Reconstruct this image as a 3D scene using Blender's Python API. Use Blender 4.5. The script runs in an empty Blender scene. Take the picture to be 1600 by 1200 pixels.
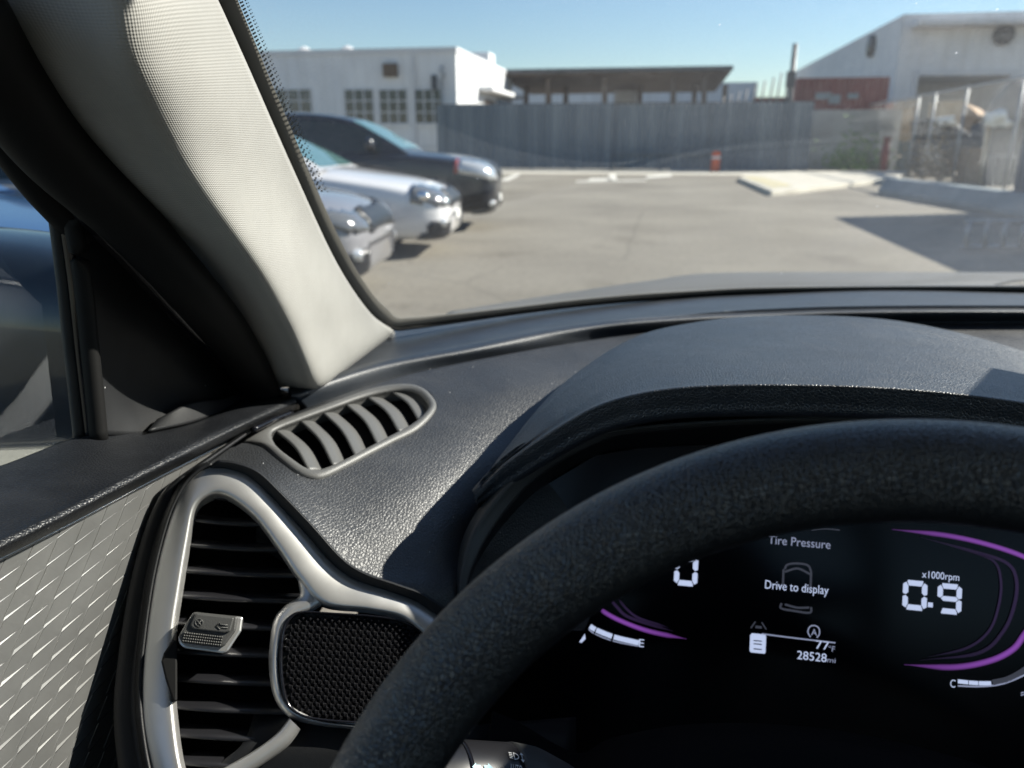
import bpy, bmesh, math, random
import numpy as np
from mathutils import Vector, Matrix
from mathutils.bvhtree import BVHTree
random.seed(7)
RNG = np.random.default_rng(7)
SC = bpy.context.scene
COL = SC.collection
R_ = math.radians

# ---------------------------------------------------------------- camera
F = 1200.0
PITCH, YAW = R_(17.5), R_(10.5)
CAM = np.array([0, 0, 1.28])
cd = bpy.data.cameras.new('camera'); cam = bpy.data.objects.new('camera', cd); COL.objects.link(cam)
cam.location = CAM; cam.rotation_euler = (math.pi/2-PITCH, 0, YAW)
cd.sensor_width = 36; cd.lens = 36*F/1600; cd.clip_start = 0.02; cd.clip_end = 3000
cd.dof.use_dof = True; cd.dof.focus_distance = 0.42; cd.dof.aperture_fstop = 9.0
SC.camera = cam
# ---------------------------------------------------------------- light
SUN_AZ, SUN_EL = R_(63), R_(33)          # azimuth from car forward (+Y) towards the right (+X)
S = np.array([math.sin(SUN_AZ)*math.cos(SUN_EL), math.cos(SUN_AZ)*math.cos(SUN_EL), math.sin(SUN_EL)])
w = bpy.data.worlds.new('World'); SC.world = w; w.use_nodes = True
nt = w.node_tree; bg = nt.nodes['Background']
sky = nt.nodes.new('ShaderNodeTexSky'); sky.sky_type = 'NISHITA'; sky.sun_disc = False
sky.sun_elevation = SUN_EL; sky.sun_rotation = SUN_AZ; sky.altitude = 50; sky.air_density = 1.15; sky.dust_density = 0.0; sky.ozone_density = 4.0
nt.links.new(sky.outputs[0], bg.inputs[0]); bg.inputs[1].default_value = 0.057
sl = bpy.data.lights.new('sun', 'SUN'); sl.energy = 4.8; sl.angle = R_(0.5); sl.color = (1, .94, .84)
so = bpy.data.objects.new('sun', sl); COL.objects.link(so)
so.rotation_euler = Vector(S).to_track_quat('Z', 'Y').to_euler()
SC.view_settings.view_transform = 'Standard'; SC.view_settings.look = 'None'
SC.view_settings.exposure = 1.25; SC.view_settings.gamma = 1
SC.cycles.max_bounces = 10; SC.cycles.transparent_max_bounces = 12

# ---------------------------------------------------------------- pixel -> place
RT = np.array([math.cos(YAW), math.sin(YAW), 0])
FH = np.array([-math.sin(YAW), math.cos(YAW), 0])
FW = FH*math.cos(PITCH)-np.array([0, 0, math.sin(PITCH)])
UP = FH*math.sin(PITCH)+np.array([0, 0, math.cos(PITCH)])
def ray(u, v): return RT*((u-800)/F)-UP*((v-600)/F)+FW
def P(u, v, d): return CAM+ray(u, v)*d
def PZ(u, v, z):
    r = ray(u, v); return CAM+r*((z-CAM[2])/r[2])
def PX(u, v, x):
    r = ray(u, v); return CAM+r*(x/r[0])
def PY(u, v, y):
    r = ray(u, v); return CAM+r*(y/r[1])
def PPL(u, v, o, n):
    r = ray(u, v); return CAM+r*(np.dot(o-CAM, n)/np.dot(r, n))
def proj(X):
    q = np.asarray(X)-CAM; d = q@FW
    return 800+F*(q@RT)/d, 600-F*(q@UP)/d
def nrm(a): a = np.asarray(a, float); return a/(np.linalg.norm(a)+1e-12)

# ---------------------------------------------------------------- materials
def mat(name, col=(.5, .5, .5), rough=.5, metal=0, spec=.5, coat=0, emit=None, es=1):
    m = bpy.data.materials.new(name); m.use_nodes = True
    b = m.node_tree.nodes['Principled BSDF']
    b.inputs['Base Color'].default_value = (*col, 1); b.inputs['Roughness'].default_value = rough
    b.inputs['Metallic'].default_value = metal; b.inputs['Specular IOR Level'].default_value = spec
    b.inputs['Coat Weight'].default_value = coat; b.inputs['Coat Roughness'].default_value = .05
    if emit: b.inputs['Emission Color'].default_value = (*emit, 1); b.inputs['Emission Strength'].default_value = es
    return m
def N(m, t, **kw):
    n = m.node_tree.nodes.new(t)
    for k, v in kw.items():
        if k[0] == '_': n.inputs[k[1:].replace('_', ' ')].default_value = v
        else: setattr(n, k, v)
    return n
def L(m, a, b): m.node_tree.links.new(a, b)
def bsdf(m): return m.node_tree.nodes['Principled BSDF']
def coords(m, kind='Object'): return N(m, 'ShaderNodeTexCoord').outputs[kind]
def mathn(m, op, a, b=None):
    n = N(m, 'ShaderNodeMath', operation=op)
    for i, x in enumerate((a, b)):
        if x is None: continue
        if isinstance(x, (int, float)): n.inputs[i].default_value = x
        else: L(m, x, n.inputs[i])
    return n.outputs[0]
def ramp(m, src, stops):
    n = N(m, 'ShaderNodeValToRGB'); e = n.color_ramp.elements
    while len(e) < len(stops): e.new(.5)
    for i, (p, c) in enumerate(stops):
        e[i].position = p; e[i].color = (*c, 1) if len(c) == 3 else c
    L(m, src, n.inputs[0]); return n.outputs[0]
def noise(m, scale, detail=4, rough=.55, vec=None):
    n = N(m, 'ShaderNodeTexNoise', _Scale=scale, _Detail=detail, _Roughness=rough)
    L(m, vec if vec is not None else coords(m), n.inputs['Vector']); return n.outputs[0]
def bump(m, h, strength=.5, dist=.001, prev=None):
    n = N(m, 'ShaderNodeBump', _Strength=strength, _Distance=dist); L(m, h, n.inputs['Height'])
    if prev is not None: L(m, prev, n.inputs['Normal'])
    return n.outputs[0]
def grained(name, col, rough, scale, strength, dist=.0006, dust=True, spec=.5, stretch=(1, 1, 1)):
    m = mat(name, col, rough, spec=spec)
    mp = N(m, 'ShaderNodeMapping'); mp.inputs['Scale'].default_value = stretch
    L(m, coords(m), mp.inputs[0])
    nz = N(m, 'ShaderNodeTexNoise', _Scale=scale*.8, _Detail=2); L(m, mp.outputs[0], nz.inputs['Vector'])
    mx = N(m, 'ShaderNodeMixRGB'); mx.inputs[0].default_value = .11/scale
    L(m, mp.outputs[0], mx.inputs[1]); L(m, nz.outputs['Color'], mx.inputs[2])
    vo = N(m, 'ShaderNodeTexVoronoi', _Scale=scale, feature='DISTANCE_TO_EDGE'); L(m, mx.outputs[0], vo.inputs['Vector'])
    h = ramp(m, vo.outputs[0], [(0, (0, 0, 0)), (.10, (.45,)*3), (.28, (.85,)*3), (.6, (1, 1, 1))])
    v2 = N(m, 'ShaderNodeTexVoronoi', _Scale=scale*2.7); L(m, mx.outputs[0], v2.inputs['Vector'])
    hh = mathn(m, 'ADD', h, mathn(m, 'MULTIPLY', v2.outputs[0], -.12))
    big = noise(m, 40, 3)
    hh = mathn(m, 'ADD', hh, mathn(m, 'MULTIPLY', big, .5))
    L(m, bump(m, hh, strength, dist), bsdf(m).inputs['Normal'])
    rr = mathn(m, 'ADD', mathn(m, 'MULTIPLY', noise(m, 30, 3), .16), rough-.08); L(m, rr, bsdf(m).inputs['Roughness'])
    if dust:
        vd = N(m, 'ShaderNodeTexVoronoi', _Scale=95); L(m, coords(m), vd.inputs['Vector'])
        wn = N(m, 'ShaderNodeTexWhiteNoise'); L(m, vd.outputs['Position'], wn.inputs[0])
        sel = mathn(m, 'MULTIPLY', mathn(m, 'LESS_THAN', vd.outputs['Distance'], .045), mathn(m, 'GREATER_THAN', wn.outputs[0], .80))
        mc = N(m, 'ShaderNodeMixRGB'); L(m, sel, mc.inputs[0]); mc.inputs[1].default_value = (*col, 1); mc.inputs[2].default_value = (.5, .5, .5, 1)
        dn = ramp(m, noise(m, 18, 5, .65), [(.42, col), (.75, tuple(c*1.5+.004 for c in col))])
        L(m, dn, mc.inputs[1]); L(m, mc.outputs[0], bsdf(m).inputs['Base Color'])
    return m
def noisy(name, c1, c2, scale, rough=.8, bs=.3, bd=.01, detail=6, metal=0, lo=.35, hi=.65):
    m = mat(name, c1, rough, metal)
    n = noise(m, scale, detail)
    L(m, ramp(m, n, [(lo, c1), (hi, c2)]), bsdf(m).inputs['Base Color'])
    if bs: L(m, bump(m, noise(m, scale*6, 4), bs, bd), bsdf(m).inputs['Normal'])
    return m

M = {}
M['dash'] = grained('dash_leather', (.020, .0215, .024), .47, 440, .42, .0006, spec=.8)
M['pad'] = grained('pad_plastic', (.012, .017, .025), .47, 900, .25, .0003, spec=1.0)
M['hood'] = grained('hood_leather', (.015, .020, .028), .42, 430, .60, .0006, spec=.9)
M['wheel'] = grained('wheel_leather', (.012, .014, .017), .36, 640, .6, .0006, dust=False, spec=.85)

M['roll'] = grained('roll_leather', (.008, .009, .011), .38, 480, .5, .0005)
M['black'] = grained('black_plastic', (.0055, .006, .007), .5, 900, .15, .0003, spec=.35)
M['rubber'] = mat('black_rubber', (.006, .006, .006), .65, spec=.2)
M['void'] = mat('dark_cavity', (.004, .004, .005), .9, spec=.1)
M['gloss'] = mat('gloss_black', (.006, .006, .008), .12)
M['slat'] = mat('slat_plastic', (.012, .012, .014), .33)
M['grille'] = grained('demister_plastic', (.10, .10, .097), .46, 900, .18, .0003, dust=False)
M['greyplastic'] = grained('grey_plastic', (.05, .05, .048), .5, 900, .15, .0003, dust=False)
m = M['silver'] = mat('silver_paint', (.58, .575, .56), .38, metal=.8)
L(m, bump(m, noise(m, 2500, 2), .06, .0002), bsdf(m).inputs['Normal'])
rr = mathn(m, 'ADD', mathn(m, 'MULTIPLY', noise(m, 60, 4), .12), .32); L(m, rr, bsdf(m).inputs['Roughness'])
m = M['scale'] = mat('scale_panel', (.33, .33, .322), .38, metal=.75)
L(m, bump(m, noise(m, 1800, 2), .08, .0002), bsdf(m).inputs['Normal'])
L(m, ramp(m, noise(m, 25, 5), [(.3, (.29, .29, .283)), (.7, (.36, .36, .352))]), bsdf(m).inputs['Base Color'])
# dimpled cloth-like plastic of the pillar trim, laid along its own length
m = M['trim'] = mat('pillar_trim', (.40, .385, .345), .62, spec=.3)
uv = coords(m, 'UV'); sp = N(m, 'ShaderNodeSeparateXYZ'); L(m, uv, sp.inputs[0])
K = 2*math.pi/.0025
a = mathn(m, 'MULTIPLY', mathn(m, 'ADD', sp.outputs[0], sp.outputs[1]), K*.7)
b = mathn(m, 'MULTIPLY', mathn(m, 'SUBTRACT', sp.outputs[0], sp.outputs[1]), K*.7)
h = mathn(m, 'MULTIPLY', mathn(m, 'SINE', a), mathn(m, 'SINE', b))
L(m, bump(m, h, .34, .0005), bsdf(m).inputs['Normal'])
L(m, ramp(m, noise(m, 14, 6, .65), [(.3, (.305, .30, .282)), (.72, (.355, .35, .33))]), bsdf(m).inputs['Base Color'])
M['white_lit'] = mat('lit_white', (.02,)*3, .5, emit=(.62, .72, 1.0), es=.34)
M['white_dim'] = mat('lit_grey', (.02,)*3, .5, emit=(.55, .62, .9), es=.19)
M['grey_lit'] = mat('lit_dim_grey', (.02,)*3, .5, emit=(.5, .55, .75), es=.035)
M['print'] = mat('white_print', (.75, .75, .75), .6)
M['printblue'] = mat('pale_blue_print', (.35, .6, .68), .6)
def arc_mat(name, col, s):
    m = mat(name, (.01, .01, .01), .4); uv = coords(m, 'UV'); sp = N(m, 'ShaderNodeSeparateXYZ'); L(m, uv, sp.inputs[0])
    x = sp.outputs[0]; y = sp.outputs[1]
    e = mathn(m, 'MULTIPLY', mathn(m, 'SINE', mathn(m, 'MULTIPLY', y, math.pi)), mathn(m, 'POWER', mathn(m, 'SINE', mathn(m, 'MULTIPLY', x, math.pi)), .5))
    bsdf(m).inputs['Emission Color'].default_value = (*col, 1); L(m, mathn(m, 'MULTIPLY', e, s), bsdf(m).inputs['Emission Strength']); return m
M['purple'] = arc_mat('purple_arc', (.36, .10, .60), .26)
M['purple_dim'] = arc_mat('dim_purple_arc', (.22, .12, .40), .05)
m = M['screen'] = mat('screen_glass', (.003, .003, .004), .18, spec=.25)
def glass(name, tint, dust, dscale=9):
    m = bpy.data.materials.new(name); m.use_nodes = True; t = m.node_tree; t.nodes.clear()
    out = t.nodes.new('ShaderNodeOutputMaterial'); tr = t.nodes.new('ShaderNodeBsdfTransparent'); tr.inputs[0].default_value = (*tint, 1)
    gl = t.nodes.new('ShaderNodeBsdfGlossy'); gl.inputs['Roughness'].default_value = .0; gl.inputs[0].default_value = (.9, .95, 1, 1)
    fr = t.nodes.new('ShaderNodeFresnel'); fr.inputs[0].default_value = 1.5
    bk = t.nodes.new('ShaderNodeNewGeometry'); t.links.new(mathn(m, 'SUBTRACT', 1.5, mathn(m, 'MULTIPLY', bk.outputs['Backfacing'], 1.5-1/1.5)), fr.inputs[0])
    # film of dust and smears on the glass, thicker in patches
    tl = t.nodes.new('ShaderNodeBsdfTranslucent'); tl.inputs[0].default_value = (.72, .74, .76, 1)
    mx1 = t.nodes.new('ShaderNodeMixShader'); mx2 = t.nodes.new('ShaderNodeMixShader')
    co = t.nodes.new('ShaderNodeTexCoord').outputs['Object']
    n1 = t.nodes.new('ShaderNodeTexNoise'); n1.inputs['Scale'].default_value = dscale; n1.inputs['Detail'].default_value = 6
    t.links.new(co, n1.inputs['Vector'])
    n2 = t.nodes.new('ShaderNodeTexNoise'); n2.inputs['Scale'].default_value = 420; n2.inputs['Detail'].default_value = 2; t.links.new(co, n2.inputs['Vector'])
    d1 = mathn(m, 'MULTIPLY', n1.outputs[0], mathn(m, 'MULTIPLY', n2.outputs[0], dust*4))
    sx = t.nodes.new('ShaderNodeSeparateXYZ'); t.links.new(co, sx.inputs[0])
    side = ramp(m, mathn(m, 'ADD', mathn(m, 'MULTIPLY', sx.outputs[0], 1.0), .3), [(0, (1.0,)*3), (.13, (.35,)*3), (.45, (.5,)*3), (.8, (1.15,)*3)])
    d1 = mathn(m, 'MULTIPLY', d1, side)
    vd = t.nodes.new('ShaderNodeTexVoronoi'); vd.inputs['Scale'].default_value = 36; t.links.new(co, vd.inputs['Vector'])
    wn = t.nodes.new('ShaderNodeTexWhiteNoise'); t.links.new(vd.outputs['Position'], wn.inputs[0])
    sel = mathn(m, 'MULTIPLY', mathn(m, 'LESS_THAN', vd.outputs['Distance'], .036), mathn(m, 'GREATER_THAN', wn.outputs[0], .72))
    d1 = mathn(m, 'ADD', d1, mathn(m, 'MULTIPLY', sel, .5))
    t.links.new(d1, mx1.inputs[0]); t.links.new(tr.outputs[0], mx1.inputs[1]); t.links.new(tl.outputs[0], mx1.inputs[2])
    t.links.new(fr.outputs[0], mx2.inputs[0]); t.links.new(mx1.outputs[0], mx2.inputs[1]); t.links.new(gl.outputs[0], mx2.inputs[2])
    t.links.new(mx2.outputs[0], out.inputs[0]); return m
M['windscreen'] = glass('windscreen_glass', (.95, .975, .97), .06)
M['sideglass'] = glass('side_glass', (.80, .88, .88), .02)

# ---------------------------------------------------------------- mesh helpers
def obj(name, verts, faces, m, parent=None, smooth=True, uvs=None, bevel=0):
    me = bpy.data.meshes.new(name); me.from_pydata([tuple(map(float, v)) for v in verts], [], [tuple(int(i) for i in f) for f in faces]); me.update()
    if smooth:
        me.polygons.foreach_set('use_smooth', [True]*len(me.polygons))
    if uvs is not None:
        ul = me.uv_layers.new(name='UVMap')
        idx = np.zeros(len(me.loops), int); me.loops.foreach_get('vertex_index', idx)
        ul.data.foreach_set('uv', np.asarray(uvs, np.float32)[idx].ravel())
    me.materials.append(m)
    o = bpy.data.objects.new(name, me); COL.objects.link(o)
    if parent: o.parent = parent
    if bevel:
        b = o.modifiers.new('bevel', 'BEVEL'); b.width = bevel; b.segments = 2; b.limit_method = 'ANGLE'
    return o
def wn(me_obj):
    bm = bmesh.new(); bm.from_mesh(me_obj.data); bmesh.ops.recalc_face_normals(bm, faces=bm.faces); bm.to_mesh(me_obj.data); bm.free(); return me_obj
def cr(pts, n, closed=False):
    p = np.asarray(pts, float); k = len(p)
    if closed:
        t = np.linspace(0, k, n, endpoint=False); i = np.floor(t).astype(int); f = (t-i)[:, None]
        a, b, c, d = p[(i-1) % k], p[i % k], p[(i+1) % k], p[(i+2) % k]
    else:
        if k == 2: return p[0]+(p[1]-p[0])*np.linspace(0, 1, n)[:, None]
        q = np.vstack([2*p[0]-p[1], p, 2*p[-1]-p[-2]]); t = np.linspace(0, k-1, n); i = np.minimum(np.floor(t).astype(int), k-2); f = (t-i)[:, None]
        a, b, c, d = q[i], q[i+1], q[i+2], q[i+3]
    return .5*(2*b+(c-a)*f+(2*a-5*b+4*c-d)*f**2+(3*b-3*c+d-a)*f**3)
def surf(rows, nu, nv):
    rr = np.stack([cr(r, nu) for r in rows])
    g = np.stack([cr(rr[:, j], nv) for j in range(nu)], 1)
    return g                                   # nv x nu x 3
def gridmesh(g, wrap_u=False, wrap_v=False):
    nv, nu = g.shape[:2]; f = []
    for i in range(nv if wrap_v else nv-1):
        for j in range(nu if wrap_u else nu-1):
            i2, j2 = (i+1) % nv, (j+1) % nu
            f.append((i*nu+j, i*nu+j2, i2*nu+j2, i2*nu+j))
    return g.reshape(-1, 3), f
def griduv(g):
    du = np.linalg.norm(np.diff(g, axis=1), axis=2).mean(0); dv = np.linalg.norm(np.diff(g, axis=0), axis=2).mean(1)
    U = np.concatenate([[0], np.cumsum(du)]); V = np.concatenate([[0], np.cumsum(dv)])
    return np.stack(np.meshgrid(U, V), -1).reshape(-1, 2)
def facing(g):                                   # flip so that the face normals look at the camera
    c = g[1:, :-1]-g[:-1, :-1]; d = g[:-1, 1:]-g[:-1, :-1]
    n = np.cross(d, c).reshape(-1, 3); v = CAM-g[:-1, :-1].reshape(-1, 3)
    return g if (n*v).sum() > 0 else g[:, ::-1]
def sheet(name, rows, m, parent, nu=40, nv=30, thick=.003, hole=None):
    g = facing(surf(rows, nu, nv)); v, f = gridmesh(g)
    if hole is not None:
        keep = []
        for q in f:
            c = np.mean([v[i] for i in q], axis=0)
            if not inpoly(proj(c), hole): keep.append(q)
        f = keep
    o = obj(name, v, f, m, parent, uvs=griduv(g))
    if thick:
        s = o.modifiers.new('thick', 'SOLIDIFY'); s.thickness = thick; s.offset = -1
    return o
def inpoly(p, poly):
    x, y = p; r = False; n = len(poly)
    for i in range(n):
        x1, y1 = poly[i]; x2, y2 = poly[i-1]
        if (y1 > y) != (y2 > y) and x < (x2-x1)*(y-y1)/(y2-y1)+x1: r = not r
    return r
def tubegeo(path, rx, ry=None, up=(0, 0, 1), seg=16, closed=False, n=None):
    p = cr(path, n, closed) if n else np.asarray(path, float)
    k = len(p); ry = rx if ry is None else ry
    rx = np.broadcast_to(np.asarray(rx, float), (k,)) if np.ndim(rx) == 0 else np.interp(np.linspace(0, 1, k), np.linspace(0, 1, len(rx)), rx)
    ry = np.broadcast_to(np.asarray(ry, float), (k,)) if np.ndim(ry) == 0 else np.interp(np.linspace(0, 1, k), np.linspace(0, 1, len(ry)), ry)
    T = (np.roll(p, -1, 0)-np.roll(p, 1, 0)) if closed else np.gradient(p, axis=0)
    up = np.asarray(up, float); th = np.linspace(0, 2*np.pi, seg, endpoint=False); g = []
    for i in range(k):
        t = nrm(T[i]); s = nrm(np.cross(t, up)); q = np.cross(s, t)
        g.append(p[i]+np.cos(th)[:, None]*s*rx[i]+np.sin(th)[:, None]*q*ry[i])
    g = np.array(g); v, f = gridmesh(g, True, closed)
    if not closed: f += [tuple(range(seg)), tuple((k-1)*seg+i for i in range(seg))[::-1]]
    return v, f
def tube(name, path, rx, m, parent, ry=None, **kw):
    v, f = tubegeo(path, rx, ry, **kw); return wn(obj(name, v, f, m, parent))
def boxgeo(x0, x1, y0, y1, z0, z1):
    v = [(x, y, z) for x in (x0, x1) for y in (y0, y1) for z in (z0, z1)]
    return v, [(0, 1, 3, 2), (4, 6, 7, 5), (0, 4, 5, 1), (2, 3, 7, 6), (0, 2, 6, 4), (1, 5, 7, 3)]
def join(*geos):
    V, Fs = [], []
    for v, f in geos:
        o = len(V); V += [tuple(x) for x in v]; Fs += [tuple(i+o for i in q) for q in f]
    return V, Fs
def box(name, x0, x1, y0, y1, z0, z1, m, parent=None, bevel=0):
    v, f = boxgeo(x0, x1, y0, y1, z0, z1); return wn(obj(name, v, f, m, parent, smooth=False, bevel=bevel))
def boxes(name, lst, m, parent=None, bevel=0):
    v, f = join(*[boxgeo(*b) for b in lst]); return wn(obj(name, v, f, m, parent, smooth=False, bevel=bevel))
def thing(name, label, cat, loc=(0, 0, 0), group=None):
    o = bpy.data.objects.new(name, None); COL.objects.link(o); o.location = loc; o.empty_display_size = .1
    return tag(o, label, cat, group)
def tag(o, label, cat, group=None):
    o['label'] = label; o['category'] = cat
    if group: o['group'] = group
    return o
def part(name, parent):
    o = bpy.data.objects.new(name, None); COL.objects.link(o); o.parent = parent; o.empty_display_size = .02; return o
def ribbon(name, pairs, nrmv, m, parent, n=80, h=.006, depth=.015, across=9, closed=False, sharp=.75):
    A = cr([a for a, b in pairs], n, closed); B = cr([b for a, b in pairs], n, closed); nv = nrm(nrmv); g = []
    for t in range(across):
        x = t/(across-1); g.append(A+(B-A)*x+nv*h*math.sin(math.pi*x)**sharp)
    g = [A-nv*depth, A-nv*depth*.25]+g+[B-nv*depth*.25, B-nv*depth]
    g = np.array(g).transpose(1, 0, 2); v, f = gridmesh(g, False, closed)
    return wn(obj(name, v, f, m, parent, uvs=None))
def flat(name, polys, m, parent, o, rt, up, lift=.0006, uvs=None):
    """polygons given as (x, y) in a plane (o, rt, up)"""
    n = np.cross(rt, up); V, Fs = [], []
    for pl in polys:
        k = len(V); V += [o+rt*x+up*y+n*lift for x, y in pl]; Fs.append(tuple(range(k, k+len(pl))))
    return obj(name, V, Fs, m, parent, smooth=False, uvs=uvs)
def text(name, s, size, o, rt, up, m, parent, lift=.0006, align='LEFT', width=None):
    cu = bpy.data.curves.new('t', 'FONT'); cu.body = s; cu.size = size; cu.align_x = align; cu.resolution_u = 4
    t = bpy.data.objects.new('t', cu); COL.objects.link(t); bpy.context.view_layer.update()
    me = bpy.data.meshes.new_from_object(t.evaluated_get(bpy.context.evaluated_depsgraph_get()))
    vs = np.array([v.co[:] for v in me.vertices]); fs = [tuple(p.vertices) for p in me.polygons]
    bpy.data.objects.remove(t); bpy.data.curves.remove(cu); bpy.data.meshes.remove(me)
    if width: vs[:, 0] *= width/(np.ptp(vs[:, 0])); 
    vs[:, 0] -= vs[:, 0].min() if align == 'LEFT' else 0
    n = np.cross(rt, up)
    return obj(name, [o+rt*x+up*y+n*lift for x, y, z in vs], fs, m, parent, smooth=False)

# ================================================================ SETTING
def structure(o): o['kind'] = 'structure'; return o
m = M['asphalt'] = mat('worn_asphalt', (.2, .19, .17), .85, spec=.3)
c1 = ramp(m, noise(m, .35, 8, .6), [(.3, (.165, .149, .122)), (.52, (.215, .197, .163)), (.75, (.262, .241, .20))])
c2 = ramp(m, noise(m, 14, 6, .7), [(.25, (.62,)*3), (.5, (1.0,)*3), (.75, (1.15,)*3)])
mx = N(m, 'ShaderNodeMixRGB', blend_type='MULTIPLY'); mx.inputs[0].default_value = 1; L(m, c1, mx.inputs[1]); L(m, c2, mx.inputs[2])
st = ramp(m, noise(m, .8, 7, .7), [(.30, (.62, .60, .58)), (.44, (1, 1, 1))]); mxs = N(m, 'ShaderNodeMixRGB', blend_type='MULTIPLY'); mxs.inputs[0].default_value = .8; L(m, mx.outputs[0], mxs.inputs[1]); L(m, st, mxs.inputs[2]); mx = mxs
vo = N(m, 'ShaderNodeTexVoronoi', _Scale=.22, feature='DISTANCE_TO_EDGE')
wv = N(m, 'ShaderNodeMixRGB'); wv.inputs[0].default_value = .12; L(m, coords(m), wv.inputs[1])
nc = N(m, 'ShaderNodeTexNoise', _Scale=.9, _Detail=5); L(m, coords(m), nc.inputs['Vector']); L(m, nc.outputs['Color'], wv.inputs[2]); L(m, wv.outputs[0], vo.inputs['Vector'])
ck = ramp(m, vo.outputs[0], [(0, (.45,)*3), (.006, (1, 1, 1))])
mx2 = N(m, 'ShaderNodeMixRGB', blend_type='MULTIPLY'); mx2.inputs[0].default_value = .35; L(m, mx.outputs[0], mx2.inputs[1]); L(m, ck, mx2.inputs[2])
L(m, mx2.outputs[0], bsdf(m).inputs['Base Color']); L(m, bump(m, noise(m, 90, 4), .5, .004), bsdf(m).inputs['Normal'])
structure(obj('ground', [(-1500, -1500, 0), (1500, -1500, 0), (1500, 1500, 0), (-1500, 1500, 0)], [(0, 1, 2, 3)], M['asphalt']))
M['concrete'] = noisy('pale_concrete', (.46, .43, .36), (.54, .51, .44), 1.2, .85, .2, .005)
M['paint_line'] = noisy('worn_white_paint', (.62, .60, .54), (.40, .38, .33), 3, .7, 0, lo=.5, hi=.75)
M['yellowpaint'] = noisy('worn_yellow_paint', (.55, .47, .25), (.45, .42, .33), 3, .7, 0)
def wallmat(name, c1, c2):
    m = noisy(name, c1, c2, .7, .75, .2, .004)
    mp = N(m, 'ShaderNodeMapping'); mp.inputs['Scale'].default_value = (1.5, 1.5, .12); L(m, coords(m), mp.inputs[0])
    st = ramp(m, noise(m, 1.6, 7, .65, mp.outputs[0]), [(.35, (.72, .70, .66)), (.55, (1, 1, 1))])
    src = bsdf(m).inputs['Base Color'].links[0].from_socket; x = N(m, 'ShaderNodeMixRGB', blend_type='MULTIPLY'); x.inputs[0].default_value = .4
    L(m, src, x.inputs[1]); L(m, st, x.inputs[2]); L(m, x.outputs[0], bsdf(m).inputs['Base Color']); return m
M['wallwhite'] = wallmat('white_wall_paint', (.62, .625, .64), (.69, .695, .70))
M['wallgrey'] = noisy('grey_wall_paint', (.52, .53, .55), (.60, .60, .61), .7, .75, .2, .004)
M['brown'] = noisy('brown_shed_wood', (.10, .07, .05), (.15, .11, .08), .8, .8, .2, .005)
M['red'] = noisy('red_paint', (.13, .013, .014), (.17, .02, .02), .8, .55, .1, .004)
M['glassdark'] = mat('dark_window_glass', (.03, .035, .04), .1, spec=.6)
M['steel'] = noisy('galvanised_steel', (.30, .31, .32), (.38, .39, .40), 4, .5, 0, metal=.4)
M['darksteel'] = noisy('dark_steel', (.06, .065, .07), (.10, .10, .11), 2, .5, .1, .002, metal=.3)
m = M['corr'] = mat('grey_fence_paint', (.1, .11, .125), .5, metal=.0)
mpp = N(m, 'ShaderNodeMapping'); mpp.inputs['Scale'].default_value = (1.6, 1.6, .05); L(m, coords(m), mpp.inputs[0])
L(m, ramp(m, noise(m, 1.2, 5, .6, mpp.outputs[0]), [(.3, (.11, .135, .16)), (.5, (.145, .172, .20)), (.7, (.22, .25, .27))]), bsdf(m).inputs['Base Color'])
M['tyre'] = mat('tyre_rubber', (.02, .02, .02), .8)
M['alloy'] = mat('alloy', (.55, .56, .58), .3, metal=.9)
M['bluebox'] = noisy('dark_blue_paint', (.055, .075, .11), (.075, .095, .13), .8, .55, .1, .004)
M['palebarrier'] = noisy('pale_blue_concrete', (.17, .21, .235), (.23, .27, .29), 2, .8, .3, .006)
M['wood'] = noisy('raw_wood', (.42, .30, .18), (.55, .42, .28), 2.5, .8, .2, .004)
M['card'] = noisy('brown_cardboard', (.36, .24, .15), (.45, .31, .2), 2, .85, .1, .004)
M['sack'] = noisy('white_plastic_sheet', (.70, .69, .64), (.8, .79, .75), 3, .5, .4, .02)
M['tarp'] = noisy('dark_sheet', (.05, .055, .06), (.10, .10, .10), 1.5, .6, .5, .03)
M['orange'] = mat('orange_plastic', (.75, .12, .03), .5)

# concrete apron by the far fence, parking marks
FY = G0 = PZ(970, 266, 0)[1]
structure(obj('pavement_strip', [(-16, FY-5.0, .004), (14, FY-4.4, .004), (14, FY+.3, .004), (-16, FY+.3, .004)], [(0, 1, 2, 3)], M['concrete']))
def mark(name, pts, z=.009, m='paint_line'): return structure(obj(name, [(*PZ(u, v, 0)[:2], z) for u, v in pts], [tuple(range(len(pts)))], M[m]))
mark('road_marking', [(780, 283), (794, 283), (815, 272), (805, 272)])
mark('road_marking', [(918, 283), (955, 283), (955, 279), (922, 279)])
mark('road_marking', [(950, 283), (964, 283), (962, 272), (952, 272)])
mark('road_marking', [(1010, 279), (1050, 276), (1048, 272), (1010, 275)])
mark('road_marking', [(900, 285), (1010, 283), (1010, 281.5), (900, 283)])
# raised island on the right with pale kerb
isl = [PZ(u, v, 0)[:2] for u, v in ((1155, 284), (1205, 306), (1240, 303), (1400, 283), (1420, 272), (1240, 272), (1165, 276))]
nI = len(isl)
structure(wn(obj('kerb_island', [(*p, 0) for p in isl]+[(*p, .12) for p in isl], [tuple(range(nI, 2*nI))]+[(i, (i+1) % nI, nI+(i+1) % nI, nI+i) for i in range(nI)], M['concrete'], smooth=False, bevel=.02)))
mark('kerb_marking', [(1158, 281), (1207, 301), (1240, 298), (1190, 282)], .128, 'yellowpaint')

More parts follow.
